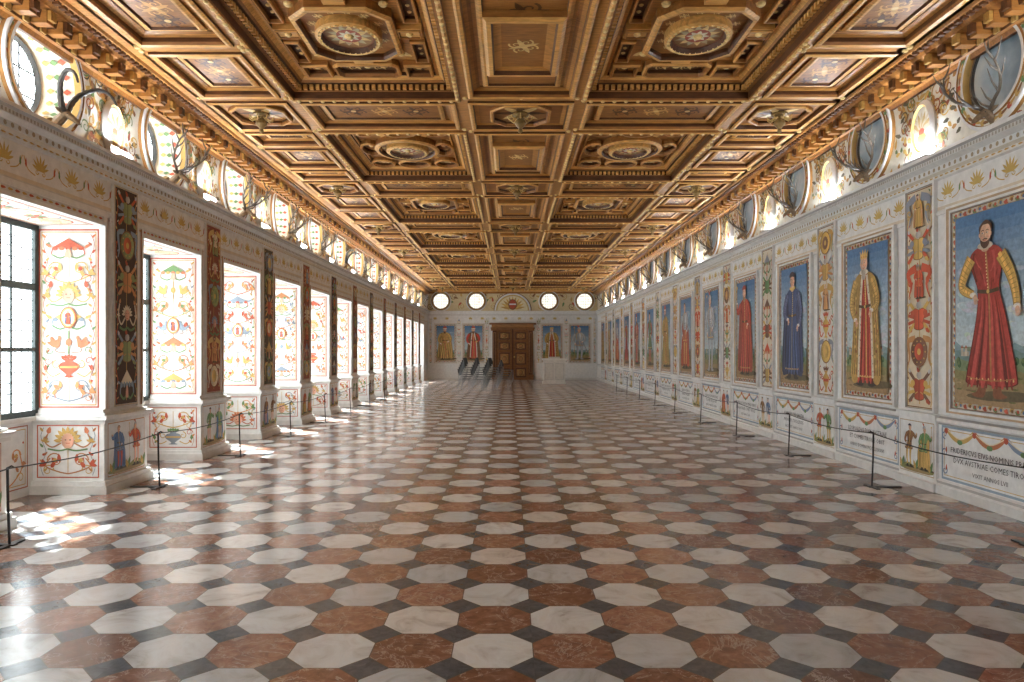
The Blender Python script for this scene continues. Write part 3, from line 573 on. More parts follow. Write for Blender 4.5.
# --- attic zone with round windows
def attic_mesh(xa,sgn,xd,pane,seed,zc,r0,r1,rw):
    rnd=random.Random(seed); b=MB(); n=48; z0,z1=4.05,5.75; hy=PITCH/2; BGC=(.78,.75,.66)
    circ_pts=[(r0*math.cos(TAU*k/n),zc+r0*math.sin(TAU*k/n)) for k in range(n)]
    def bnd(a):
        c,s=math.cos(a),math.sin(a); t=1e9
        if abs(c)>1e-6: t=min(t,hy/abs(c))
        if s>1e-6: t=min(t,(z1-zc)/s)
        if s<-1e-6: t=min(t,(zc-z0)/-s)
        return (c*t,zc+s*t)
    bp=[bnd(TAU*k/n) for k in range(n)]
    for k in range(n):
        j=(k+1)%n; 
        b.face([(xa,circ_pts[k][0],circ_pts[k][1]),(xa,circ_pts[j][0],circ_pts[j][1]),(xa,bp[j][0],bp[j][1]),(xa,bp[k][0],bp[k][1])],BGC)
    for (sy,sz) in ((1,1),(-1,1),(1,-1),(-1,-1)):
        cy,cz=sy*hy,(z1 if sz>0 else z0); ca=math.atan2(cz-zc,cy)%TAU; k=int(ca/TAU*n); j=(k+1)%n
        b.face([(xa,bp[k][0],bp[k][1]),(xa,cy,cz),(xa,bp[j][0],bp[j][1])],BGC)
    def P(r,x,k): return (x,r*math.cos(TAU*k/n),zc+r*math.sin(TAU*k/n))
    G2=(.34,.17,.05)
    rings=[(r0+rw,xa,G2),(r0+rw,xa+sgn*.045,G2),(r0+rw-.02,xa+sgn*.065,WHITE),(r0+rw-.045,xa+sgn*.065,WHITE),(r0+rw-.055,xa+sgn*.05,G2),(r0+.045,xa+sgn*.05,(.80,.76,.66)),(r0+.035,xa+sgn*.07,G2),(r0,xa+sgn*.07,WHITE),(r0-.01,xa,OCH),(r1+.03,xa-sgn*xd*.9,(.82,.79,.70)),(r1,xa-sgn*xd*.9+sgn*.02,BRN),(r1-.02,xa-sgn*xd,(.06,.06,.06))]
    for A,B in zip(rings[:-1],rings[1:]):
        for k in range(n): b.face([P(A[0],A[1],k),P(A[0],A[1],k+1),P(B[0],B[1],k+1),P(B[0],B[1],k)],B[2])
    b.face([P(r1-.015,xa-sgn*xd,k) for k in range(n)],(1,1,1),1)
    U=(0,1,0) if sgn>0 else (0,-1,0)
    cv=Cv(b,(xa,0,0),U,(0,0,1),(sgn,0,0),base=.053)
    if sgn>0:
        for q in (-.14,.14):
            b.box(xa-sgn*xd-.01,xa-sgn*xd+.01,q-.008,q+.008,zc-r1*.93,zc+r1*.93,(.05,.05,.05)); b.box(xa-sgn*xd-.01,xa-sgn*xd+.01,-r1*.93,r1*.93,zc+q-.008,zc+q+.008,(.05,.05,.05))
        for k in range(20):
            a=TAU*k/20
            for t,cc in ((.25,RED),(.5,GRN),(.75,OCH)):
                rr=r0-.01+(r1+.03-r0+.01)*t; xx=xa-sgn*xd*.9*t+sgn*.012
                c_,s_=math.cos(a),math.sin(a)
                b.face([(xx,rr*math.cos(a+d)*.985,zc+rr*math.sin(a+d)*.985) if d else (xx+e_,rr*c_*.985,zc+rr*s_*.985) for d,e_ in ((.07,0),(0,.05),(-.07,0),(0,-.05))],cc)
    rm=r0+rw/2
    for k in range(24):
        a=TAU*k/24; cv.ell(rm*math.cos(a),zc+rm*math.sin(a),rw*.22,rw*.22,(RED,OCH,GRN,OCH)[k%4],8); leaf(cv,rm*math.cos(a),zc+rm*math.sin(a),a+1.7,rw*.75,rw*.22,(OCH,BRN)[k%2])
    cv.base=.003; cv.k=0
    P2=[OCH,GOLD,(.50,.26,.08),(.16,.24,.10),(.60,.35,.1),BRN,(.35,.10,.05),(.12,.10,.06)]
    for q in (-1,1):
        for s in (-1,1):
            cv.ou=q*1.3
            if s*q>0: continue
            cv.stroke([(0,4.12),(s*.22,4.2),(s*.42,4.30)],.03,P2[2]); spiral(cv,s*.36,4.22,.1,s,1.4,0,.022,P2[5])
            cv.stroke([(0,4.5),(s*.3,4.62),(s*.48,4.95),(s*.40,5.1)],.04,P2[0]); spiral(cv,s*.26,4.9,.15,-s,1.5,0,.03,P2[2]); spiral(cv,s*.22,4.45,.12,s,1.4,1,.026,P2[4])
            for j in range(90):
                u=rnd.uniform(.02,.95); v=rnd.uniform(4.1,5.12); 
                if math.hypot(1.3-u,v-zc)<r0+rw+.08: continue
                leaf(cv,s*u*1.0,v,rnd.uniform(0,TAU),rnd.uniform(.07,.17),.06,rnd.choice(P2))
            for j in range(12):
                u=rnd.uniform(.05,.7); v=rnd.uniform(4.15,5.05)
                if math.hypot(1.3-u,v-zc)<r0+rw+.1: continue
                spiral(cv,s*u,v,.09,rnd.choice((-1,1)),1.4,rnd.uniform(0,6),.022,rnd.choice(P2))
    cv.ou=0
    return b.mesh('attic',[PAINT,pane])
AL=XL-.14; AR=XR+.03
al=attic_mesh(AL,1,.36,GLASS,1,4.67,.56,.43,.12); ar=attic_mesh(AR,-1,.03,BLUEP,2,4.72,.46,.43,.17)
for i in BAYS:
    mkobj('attic_bay',al,wl,(0,Y0+PITCH*i,0)); mkobj('attic_bay',ar,wr,(0,Y0+PITCH*i,0))
def spandrel(xa,sgn,parent):
    b=MB(); cv=Cv(b,(xa,0,0),(0,1,0),(0,0,1),(sgn,0,0),base=.02)
    cv.loft(circ(0,4.50,.26,.36,20),[(0,0,OFFW),(0,.03,WHITE),(.06,.06,WHITE),(.08,.035,OCH),(.1,.04,WHITE)],True,(.78,.77,.74)); cv.base=.042
    for k in range(9):
        a=.2+(math.pi-.4)*k/8; leaf(cv,0,4.48,a,.24,.07,(.5,.36,.16) if k%2 else (.60,.54,.42))
    cv.ell(0,4.46,.06,.05,RED,12); sym(cv,[(0,4.24),(.07,4.26),(.05,4.32),(.1,4.38),(.06,4.43),(0,4.43)],OCH,.2)
    me=b.mesh('spandrel',[PAINT])
    for i in BAYS[:-1]: mkobj('spandrel_shell',me,parent,(0,Y0+PITCH*(i+.5),0))
spandrel(AL,1,wl); spandrel(AR,-1,wr)
mb=MB(); yend=Y0+12*PITCH+1.3; yst=Y0-3*PITCH-1.3
for xa in (AL,AR): mb.face([(xa,yend,4.05),(xa,YB,4.05),(xa,YB,5.75),(xa,yend,5.75)],(.72,.65,.5)); mb.face([(xa,YF-.2,4.05),(xa,yst,4.05),(xa,yst,5.75),(xa,YF-.2,5.75)],(.72,.65,.5))
mb.obj('attic_ends',[PAINT],wl)
# --- right wall
mb=MB(); mb.box(XR,XR+.6,YF,YB,0,4.05,WHITE)
DADO=[(.004,0),(.09,0),(.09,.10,OFFW),(.065,.12),(.065,.15,GREY),(.04,.17),(.04,.82),(.055,.84,GREY),(.08,.86),(.08,.90),(.03,.92,GREY),(.004,.94)]
extr(mb,XR,-1,DADO,YF,YB); mb.obj('structure',[PAINT],wr)
def rpil(seed,bg):
    rnd=random.Random(seed); b=MB(); cv=Cv(b,(XR,0,.94),(0,-1,0),(0,0,1),(-1,0,0)); W=.64; H=2.84
    cv.loft(rectf(0,H/2,W/2,H/2),[(0,0,WHITE),(0,.05,WHITE),(.03,.055,WHITE),(.04,.035,GREY)],True,bg); cv.base=.036
    border(cv,-W/2+.045,.045,W/2-.045,H-.045,.014,BRN)
    cv.ov=.07; arabesque(cv,W*.86,H-.14,rnd,[OCH,RED,GOLD,(.6,.32,.14),GRN,(.62,.12,.06),(.30,.32,.38),(.22,.12,.08)],('trophy','shield','figure','urn','canopy','trophy','figure'),.46,2.3)
    cv=Cv(b,(XR-.04,0,0),(0,-1,0),(0,0,1),(-1,0,0))
    cv.box(-.42,.42,0,.10,0,.075,OFFW); cv.box(-.40,.40,.10,.86,0,.035,WHITE); cv.box(-.42,.42,.86,.93,0,.06,WHITE)
    cv.base=.037; cv.ov=.16; border(cv,-.37,0,.37,.66,.01,(.5,.35,.2)); cv.ov=.18; minifig(cv,.68,.62,rnd)
    return b.mesh('pilaster',[PAINT])
rp=[rpil(21,(.74,.65,.49)),rpil(22,(.79,.77,.72)),rpil(33,(.76,.69,.57)),rpil(47,(.78,.75,.67))]
for i in BAYS[:-1]: mkobj('pilaster',rp[i%4],wr,(0,Y0+PITCH*(i+.5),0))
TXT=[('FRIDERICVS EIVS NOMINIS PRIMVS','DVX AVSTRIAE COMES TIROLIS','VIXIT ANNOS LVII'),('LEOPOLDVS DVX AVSTRIAE','ET COMES TIROLIS OBIIT','ANNO DOMINI MCCCLXXXVI'),('ALBERTVS DEI GRATIA','PRINCEPS TIROLENSIS','REGNAVIT ANNOS XXX')]
for i in BAYS:
    y=Y0+PITCH*i; rnd=random.Random(100+i)
    portrait((XR-.005,y,.945),(0,-1,0),(-1,0,0),ST[i%9] if i<9 else ST[(i*5)%9],rnd)
    b=MB(); cv=Cv(b,(XR-.04,y,.17),(0,-1,0),(0,0,1),(-1,0,0))
    border(cv,-.84,.01,.84,.65,.028,(.30,.38,.46)); border(cv,-.79,.06,.79,.60,.008,OCH)
    for s in (-.8,.8):
        for v in (.12,.33,.54): spiral(cv,s*.97,v,.05,1 if s>0 else -1,1.2,v*9,.014,BLU); leaf(cv,s*.94,v,1.5,.08,.03,RED)
    for s in (-.5,0,.5):
        cv.stroke([(s-.24,.61),(s-.12,.52),(s,.49),(s+.12,.52),(s+.24,.61)],.05,[(.55,.2,.1),(.25,.32,.45),OCH][int(s*2)%3]); cv.stroke([(s-.24,.61),(s,.515),(s+.24,.61)],.012,(.8,.7,.5)); cv.ell(s-.25,.59,.035,.035,RED,8); cv.ell(s,.48,.05,.03,GRN,8)
    for k,t in enumerate(TXT[i%3]): cv.text(t,0,.35-.115*k,.088 if k<2 else .07,(.05,.04,.04))
    b.obj('inscription',[PAINT],wr)
# --- back wall
mb=MB(); cv=Cv(mb,(XC,YB,0),(1,0,0),(0,0,1),(0,-1,0))
mb.box(-6,6,YB,YB+.3,0,5.8,WHITE)
def hmould(z0,z1,p,c,gap=None):
    if gap: cv.box(-HALF,-gap,z0,z1,0,p,c); cv.box(gap,HALF,z0,z1,0,p,c)
    else: cv.box(-HALF,HALF,z0,z1,0,p,c)
hmould(0,.12,.09,OFFW,1.45); hmould(.12,.84,.04,WHITE,1.45); hmould(.84,.92,.08,WHITE,1.45)
hmould(3.34,3.4,.02,WHITE); hmould(3.8,3.9,.05,OFFW); hmould(3.9,4.0,.1,WHITE); hmould(4.0,4.07,.15,WHITE)
for u in (-4.6,-3.9,-3.2,-2.5,-1.8,-1.1,-.4,.4,1.1,1.8,2.5,3.2,3.9,4.6): palmette(cv,u,3.58,.17,(.60,.45,.16))
for u in (-3.18,3.18,-1.42-.12,1.54,-4.86,4.86):
    w=.26 if abs(u)<4 else .14
    cv.k=0; cv.box(u-w/2,u+w/2,.94,3.76,0,.03,WHITE); cv.base=.032; cv.ou=u; cv.ov=.98; arabesque(cv,w*.9,2.7,random.Random(int(u*10)),PALD,hh=.4,lw=1.5); cv.ou=cv.ov=0
cv.base=.003; cv.k=0
cv.rect(-HALF,4.08,HALF,5.3,(.74,.62,.38))
for k in range(22):
    u=-4.9+k*.467
    spiral(cv,u,4.35+.6*(k%2),.2,1 if k%2 else -1,1.6,k,.04,OCH if k%3 else BRN); leaf(cv,u,4.6,k,.3,.12,GRN if k%2 else RED); leaf(cv,u,4.9,k*2,.3,.12,BRN if k%2 else OCH)
mb.obj('structure',[PAINT],wb)
b=MB(); cv=Cv(b,(XC,YB-.006,0),(1,0,0),(0,0,1),(0,-1,0))
for u in (-4.25,-2.15,2.15,4.25):
    cv.loft(circ(u,4.66,.62,.62,32),[(0,0.005,BRN),(0,.1,WHITE),(.06,.13,WHITE),(.07,.1,(.12,.06,.02)),(.15,.11,(.35,.2,.06)),(.18,.06,(.04,.03,.02))],False)
    b.face([cv.P(u+.46*math.cos(TAU*k/32),4.66+.46*math.sin(TAU*k/32),.06) for k in range(32)],(1,1,1),1)
arc=lambda r:[( r*math.cos(math.pi*k/20),4.1+r*.95*math.sin(math.pi*k/20)) for k in range(21)]
for r,n_,c in ((1.12,.06,BRN),(1.08,.065,WHITE),(.98,.07,(.62,.45,.18)),(.9,.08,(.82,.74,.5))): cv.mb.face([cv.P(a,z,n_) for a,z in arc(r)],c,0)
cv.base=.085
for k in range(11):
    a=.15+(math.pi-.3)*k/10; leaf(cv,0,4.2,a,.75,.16,GOLD if k%2 else (.55,.35,.12))
cv.ell(0,4.45,.26,.32,BRN,16); cv.ell(0,4.47,.2,.26,RED,14); cv.rect(-.2,4.43,.2,4.51,WHITE)
b.obj('oculus_windows',[PAINT,GLASSB],wb)
for k,u in enumerate((-3.98,-2.32,2.32,3.98)):
    portrait((XC+u,YB-.005,.96),(1,0,0),(0,-1,0),[ST[6],ST[8],ST[1],ST[4]][k],random.Random(50+k),1.4,2.4)
b=MB(); cv=Cv(b,(XC,YB-.004,0),(1,0,0),(0,0,1),(0,-1,0)); W1=(.24,.10,.035);W2=(.12,.045,.02);W3=(.36,.17,.06)
for q in (-1,1):
    cv.box(min(q*.95,q*1.2),max(q*.95,q*1.2),0,3.0,0,.16,W2); cv.loft(rectf(q*1.075,1.6,.09,1.2),[(0,.16,W1),(0,.19,W1),(.03,.2,W3),(.04,.17,W2)])
    cv.box(min(q*.9,q*1.28),max(q*.9,q*1.28),2.9,3.0,0,.2,W1); cv.box(min(q*.92,q*1.24),max(q*.92,q*1.24),0,.3,0,.19,W1)
cv.box(-1.3,1.3,3.0,3.1,0,.2,W1); cv.box(-1.25,1.25,3.1,3.26,0,.14,W3); cv.box(-1.38,1.38,3.26,3.36,0,.24,W1)
for q in (-1,1):
    cv.box(min(q*.01,q*.95),max(q*.01,q*.95),0,3.0,0,.06,W1)
    for z,h in ((.42,.32),(1.25,.40),(2.0,.26),(2.6,.26)):
        cv.loft(rectf(q*.48,z,.36,h),[(0,.06,W2),(.0,.10,W3),(.04,.11,W1),(.06,.065,W2),(.12,.07,W2),(.14,.10,W3)]); cv.loft(circ(q*.48,z,.16,min(.2,h*.6),16),[(0,.1,W2),(.02,.13,OCH),(.05,.12,W2),(.1,.14,W3)])
cv.box(-.04,.04,0,3.0,.06,.12,W2); cv.dome(.1,1.35,.05,.1,GOLD)
b.obj('door_1',[WOOD])
# --- front wall (behind the camera)
mb=MB(); mb.box(-6,6,YF-.3,YF,0,5.8,WHITE); mb.obj('structure',[PAINT],wf)
b=MB(); cv=Cv(b,(XC,YF,0),(-1,0,0),(0,0,1),(0,1,0)); cv.box(-HALF,-1.4,0,.92,0,.05,WHITE); cv.box(1.4,HALF,0,.92,0,.05,WHITE); cv.box(-HALF,HALF,3.85,4.07,0,.13,WHITE); b.obj('dado',[PAINT],wf)
# ------------------------------------------------------------ ceiling
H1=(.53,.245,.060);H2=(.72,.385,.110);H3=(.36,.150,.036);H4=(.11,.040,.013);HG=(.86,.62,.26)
def seg_dent(cv,hx,hy,cx,cy,ins,n0,n1,step,w,col):
    a,b_=hx-ins,hy-ins
    for q in (-1,1):
        k=int(2*a/step)
        for j in range(k):
            u=cx-a+(j+.5)*2*a/k; v=cy+q*(b_-w/2); cv.box(u-step*.28,u+step*.28,v-w/2,v+w/2,n0,n1,col)
        k=int(2*b_/step)
        for j in range(k):
            v=cy-b_+(j+.5)*2*b_/k; u=cx+q*(a-w/2); cv.box(u-w/2,u+w/2,v-step*.28,v+step*.28,n0,n1,col)
def frame(cv,sh,n0,h,w,c1=H2,c2=H3):
    cv.loft(sh,[(0,n0,H4),(0,n0+h*.7,c2),(w*.25,n0+h,c1),(w*.75,n0+h,H1),(w,n0+h*.5,c2),(w,n0+.003,H4)],False)
def swirl(cv,u,v,r,col):
    for k in range(4):
        a=k*TAU/4+.4; spiral(cv,u+r*.5*math.cos(a),v+r*.5*math.sin(a),r*.42,1 if k%2 else -1,1.3,a,r*.13,col)
        leaf(cv,u,v,a+.78,r,r*.34,col)
    cv.ell(u,v,r*.2,r*.2,HG,8)
def medallion(cv,cx,cy,n0,rx,ry):
    cv.loft(circ(cx,cy,rx,ry,36),[(0,n0+.0,H4),(0,n0+.09,H2),(.03,n0+.11,H2),(.05,n0+.10,HG),(.07,n0+.11,H2),(.09,n0+.05,H4),(.11,n0+.05,(.30,.10,.06))],True,(.36,.19,.08))
    for k in range(28):
        t=TAU*k/28; cv.dome(cx+(rx-.055)*math.cos(t),cy+(ry-.055)*math.sin(t),.022,n0+.10,HG,seg=6)
    cv.base=n0+.053; cv.k=0
    for k in range(14): leaf(cv,cx,cy,TAU*k/14,min(rx,ry)*.70,.10,HG if k%2 else (.55,.46,.28))
    cv.ell(cx,cy,.15,.17,(.42,.10,.06),14)
    for k in range(8): leaf(cv,cx,cy,TAU*k/8,.14,.07,(.80,.72,.54))
    cv.dome(cx,cy,.06,n0+.05,HG)
def big(cv,cx,cy,hx,hy,var=0):
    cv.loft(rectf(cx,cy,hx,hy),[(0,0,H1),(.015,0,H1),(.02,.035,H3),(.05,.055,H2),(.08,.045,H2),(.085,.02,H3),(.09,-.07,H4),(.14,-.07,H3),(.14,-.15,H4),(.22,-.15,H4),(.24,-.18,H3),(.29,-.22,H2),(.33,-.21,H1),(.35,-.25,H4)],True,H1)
    seg_dent(cv,hx,hy,cx,cy,.135,-.14,-.075,.085,.055,H2)
    k=int(2*(hy-.06)/.16)
    for j in range(k):
        v=cy-hy+.06+(j+.5)*2*(hy-.06)/k
        for q in (-1,1): cv.dome(cx+q*(hx-.05),v,.030,.05,HG)
    k=int(2*(hx-.06)/.16)
    for j in range(k):
        u=cx-hx+.06+(j+.5)*2*(hx-.06)/k
        for q in (-1,1): cv.dome(u,cy+q*(hy-.05),.030,.05,HG)
    a,b_=hx-.35,hy-.35; n0=-.25
    cv.base=n0+.003; cv.k=0
    if b_<.5:
        frame(cv,rectf(cx,cy,a*.8,max(b_*.7,.05)),n0,.05,.06); return
    if var:
        cv.rect(cx-a+.02,cy-b_+.02,cx+a-.02,cy+b_-.02,H3)
        for q in (-1,1):
            for p in (-1,1):
                swirl(cv,cx+q*(a-.24),cy+p*(b_-.28),.21,HG); frame(cv,circ(cx+q*(a-.24),cy+p*(b_-.28),.24,.27,20),n0,.09,.05); cv.dome(cx+q*(a-.24),cy+p*(b_-.28),.06,n0,HG)
                cv.poly([(cx+q*.30,cy+p*.50),(cx+q*.38,cy+p*.42),(cx+q*(a-.36),cy+p*(b_-.50)),(cx+q*(a-.44),cy+p*(b_-.42))],H2)
                leaf(cv,cx+q*(a-.04),cy+p*.30,math.pi if q>0 else 0,.2,.09,HG)
            swirl(cv,cx,cy+q*(b_-.30),.2,H4); frame(cv,circ(cx,cy+q*(b_-.30),.33,.27,24),n0,.10,.055); cv.dome(cx,cy+q*(b_-.30),.06,n0,HG)
            swirl(cv,cx+q*(a-.20),cy,.17,H4); frame(cv,circ(cx+q*(a-.20),cy,.20,.36,24),n0,.10,.055); cv.dome(cx+q*(a-.20),cy,.05,n0,HG)
        frame(cv,rectf(cx,cy,a-.01,b_-.01),n0,.06,.04)
        cv.loft(circ(cx,cy,.60,.66,36),[(0,n0,H4),(0,n0+.10,H3),(.03,n0+.13,H2),(.08,n0+.13,H2),(.10,n0+.10,H4),(.10,n0+.05,H4)],True,H3)
        cv.base=n0+.052; cv.k=0
        for k in range(12):
            t=TAU*k/12; swirl(cv,cx+.44*math.cos(t),cy+.50*math.sin(t),.06,HG)
        medallion(cv,cx,cy,n0+.05,.39,.44); return
    ox,oy=.58,.70
    for q in (-1,1):
        for p in (-1,1):
            swirl(cv,cx+q*(a-.19),cy+p*(b_-.20),.17,H4)
            frame(cv,rectf(cx+q*(a-.19),cy+p*(b_-.20),.185,.19),n0,.09,.05)
            cv.dome(cx+q*(a-.19),cy+p*(b_-.20),.055,n0,HG)
            cv.rect(cx+q*(a-.1)-.06,cy+p*.55-.25,cx+q*(a-.1)+.06,cy+p*.55+.25,H4)
            frame(cv,rectf(cx+q*(a-.10),cy+p*.55,.095,.29),n0,.08,.035)
            for t in (-.15,0,.15): cv.dome(cx+q*(a-.10),cy+p*.55+t,.03,n0,HG)
            cv.dome(cx+q*.52,cy+p*.64,.055,n0+.03,HG)
            leaf(cv,cx+q*.50,cy+p*.66,math.atan2(p,q),.2,.1,HG)
        cv.rect(cx-.36,cy+q*(b_-.24)-.17,cx+.36,cy+q*(b_-.24)+.17,H4)
        swirl(cv,cx-.17,cy+q*(b_-.24),.15,HG); swirl(cv,cx+.17,cy+q*(b_-.24),.15,HG)
        frame(cv,octf(cx,cy+q*(b_-.24),.44,.22,.08),n0,.10,.055)
        cv.dome(cx,cy+q*(b_-.24),.06,n0,HG)
        cv.box(cx-.12,cx+.12,min(cy+q*oy,cy+q*(b_-.45)),max(cy+q*oy,cy+q*(b_-.45)),n0,n0+.08,H2)
        cv.box(min(cx+q*.57,cx+q*a),max(cx+q*.57,cx+q*a),cy-.12,cy+.12,n0,n0+.08,H2)
        frame(cv,rectf(cx+q*(.57+a)/2,cy,(a-.57)/2-.02,.10),n0+.07,.03,.02)
        cv.dome(cx+q*(.57+a)/2,cy,.045,n0+.08,HG)
    cv.loft(octf(cx,cy,ox,oy,.24),[(0,n0,H4),(0,n0+.10,H3),(.03,n0+.13,H2),(.07,n0+.13,H2),(.09,n0+.10,H4),(.09,n0+.05,H4)],True,H3)
    cv.base=n0+.052; cv.k=0
    for k in range(14):
        t=TAU*k/14; swirl(cv,cx+.44*math.cos(t)*.95,cy+.54*math.sin(t)*.97,.065,HG)
    medallion(cv,cx,cy,n0+.05,.39,.44)
def small(cv,cx,cy,hx,hy,kind=0):
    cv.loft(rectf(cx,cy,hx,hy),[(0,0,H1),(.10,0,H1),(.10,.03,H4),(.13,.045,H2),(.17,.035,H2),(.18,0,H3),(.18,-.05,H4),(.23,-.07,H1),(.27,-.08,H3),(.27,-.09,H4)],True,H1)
    a,b_=hx-.27,hy-.27; n0=-.09; cv.base=n0+.003; cv.k=0
    if min(a,b_)>.12:
        cv.loft(rectf(cx,cy,a-.05,b_-.05),[(0,n0,H4),(.0,n0+.03,H3),(.04,n0+.05,H2),(.07,n0+.05,H2),(.08,n0+.02,H4)],True,H3)
        cv.base=n0+.024
        if b_>a:
            for v in (-.5,0,.5): swirl(cv,cx,cy+v*b_,min(a,b_)*.5,H4 if v else H2)
        else:
            for u in (-.5,0,.5): swirl(cv,cx+u*a,cy,min(a,b_)*.5,H4 if u else H2)
    else: frame(cv,rectf(cx,cy,a-.02,b_-.02),n0,.04,.04)
    for q in (-1,1):
        for p in (-1,1): cv.dome(cx+q*(hx-.05),cy+p*(hy-.05),.04,0,HG)
COLS=[(-4.62,-3.3),(-3.3,-.85),(-.85,.85),(.85,3.3),(3.3,4.62)]
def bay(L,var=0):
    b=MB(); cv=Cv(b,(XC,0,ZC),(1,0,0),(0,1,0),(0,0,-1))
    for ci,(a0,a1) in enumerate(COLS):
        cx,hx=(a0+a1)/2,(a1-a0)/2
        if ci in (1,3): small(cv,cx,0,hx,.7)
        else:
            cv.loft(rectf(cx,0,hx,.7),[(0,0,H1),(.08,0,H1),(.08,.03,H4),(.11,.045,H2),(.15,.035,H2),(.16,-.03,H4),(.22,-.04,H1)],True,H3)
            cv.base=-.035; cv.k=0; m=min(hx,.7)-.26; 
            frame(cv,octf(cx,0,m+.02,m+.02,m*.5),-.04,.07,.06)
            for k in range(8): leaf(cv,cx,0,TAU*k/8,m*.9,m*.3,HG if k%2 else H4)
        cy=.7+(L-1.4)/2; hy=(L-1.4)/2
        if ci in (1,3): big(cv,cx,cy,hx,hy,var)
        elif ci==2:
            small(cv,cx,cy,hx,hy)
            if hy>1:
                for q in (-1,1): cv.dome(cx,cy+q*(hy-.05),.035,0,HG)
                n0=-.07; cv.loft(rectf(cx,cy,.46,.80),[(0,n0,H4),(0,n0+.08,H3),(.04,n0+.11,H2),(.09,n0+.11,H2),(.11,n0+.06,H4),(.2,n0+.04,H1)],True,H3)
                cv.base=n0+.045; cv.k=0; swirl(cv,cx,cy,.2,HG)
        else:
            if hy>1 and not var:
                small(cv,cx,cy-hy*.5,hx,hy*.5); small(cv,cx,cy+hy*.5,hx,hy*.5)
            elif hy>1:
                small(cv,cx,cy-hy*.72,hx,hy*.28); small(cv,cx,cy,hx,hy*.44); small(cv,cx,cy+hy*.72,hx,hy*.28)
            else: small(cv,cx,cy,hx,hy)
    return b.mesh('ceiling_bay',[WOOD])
BP=4.75; bm=[bay(BP,0),bay(BP,1)]
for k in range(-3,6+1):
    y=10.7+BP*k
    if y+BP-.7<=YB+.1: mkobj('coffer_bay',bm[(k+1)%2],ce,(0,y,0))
yl=10.7+BP*6
mkobj('coffer_bay_end',bay(YB-yl+.7),ce,(0,yl,0))
mb=MB(); mb.box(-6,6,YF-.2,YB+.2,5.78,5.9,(.3,.15,.06)); mb.obj('light_block_slab',[WOOD],ce)  # unseen cover added above the coffers to keep sun and sky light out
def wcorn(name,xa,sgn):
    b=MB()
    pr=[(0,4.98,H3),(.04,4.98,H4),(.06,5.03,H3),(.10,5.04,H3),(.10,5.12,H4),(.20,5.12,H4),(.22,5.20,H4),(.30,5.22,H3),(.34,5.26,H3),(.44,5.27,H1),(.46,5.30,H3),(.60,5.30,H1)]
    extr(b,xa,sgn,pr,YF,YB)
    n=int((YB-YF)/.26)
    for k in range(n):
        y=YF+.13+k*.26; x0,x1=sorted((xa+sgn*.10,xa+sgn*.27)); b.box(x0,x1,y-.055,y+.055,5.07,5.20,H3)
        x0,x1=sorted((xa+sgn*.27,xa+sgn*.31)); b.box(x0,x1,y-.045,y+.045,5.10,5.20,(.45,.24,.06) if k%2 else H4)
        x0,x1=sorted((xa+sgn*.055,xa+sgn*.12)); b.box(x0,x1,y+.09,y+.17,5.045,5.115,(.5,.3,.09))
    for k in range(int((YB-YF)/.1)):
        y=YF+.05+k*.1; x0,x1=sorted((xa+sgn*.36,xa+sgn*.42)); b.box(x0,x1,y-.03,y+.03,5.235,5.27,H4)
    b.obj(name,[WOOD])
wcorn('trim_1',AL,1); wcorn('trim_2',AR,-1)
b=MB()
for y,sg in ((YB,-1),(YF,1)):
    b.box(AL,AR,min(y,y+sg*.1),max(y,y+sg*.1),5.1,5.34,H3); b.box(AL,AR,min(y,y+sg*.2),max(y,y+sg*.2),5.2,5.34,H2)
b.obj('trim_3',[WOOD])
def lathe(b,prof,col,mat=0,n=12):
    for (r0,z0),(r1,z1) in zip(prof[:-1],prof[1:]):
        for k in range(n):
            a,c=TAU*k/n,TAU*(k+1)/n
            b.face([(r0*math.cos(a),r0*math.sin(a),z0),(r0*math.cos(c),r0*math.sin(c),z0),(r1*math.cos(c),r1*math.sin(c),z1),(r1*math.cos(a),r1*math.sin(a),z1)],col,mat)
b=MB(); lathe(b,[(.02,.06),(.12,.05),(.13,.02),(.08,0),(.04,-.03),(.08,-.07),(.09,-.11),(.045,-.16),(.025,-.19),(.04,-.22),(.0,-.26)],(.30,.19,.07))
for k in range(8):
    a=TAU*k/8; c,s=math.cos(a),math.sin(a)
    b.tube([(.07*c,.07*s,-.02),(.14*c,.14*s,-.06),(.18*c,.18*s,-.03),(.19*c,.19*s,.0)],[.014,.012,.010,.006],(.65,.45,.16))
pm=b.mesh('pendant',[WOOD])
for k in range(-2,7):
    for x in (-3.96,0,3.96): mkobj('ceiling_pendant_boss',pm,ce,(XC+x,10.7+BP*k,ZC-.02))
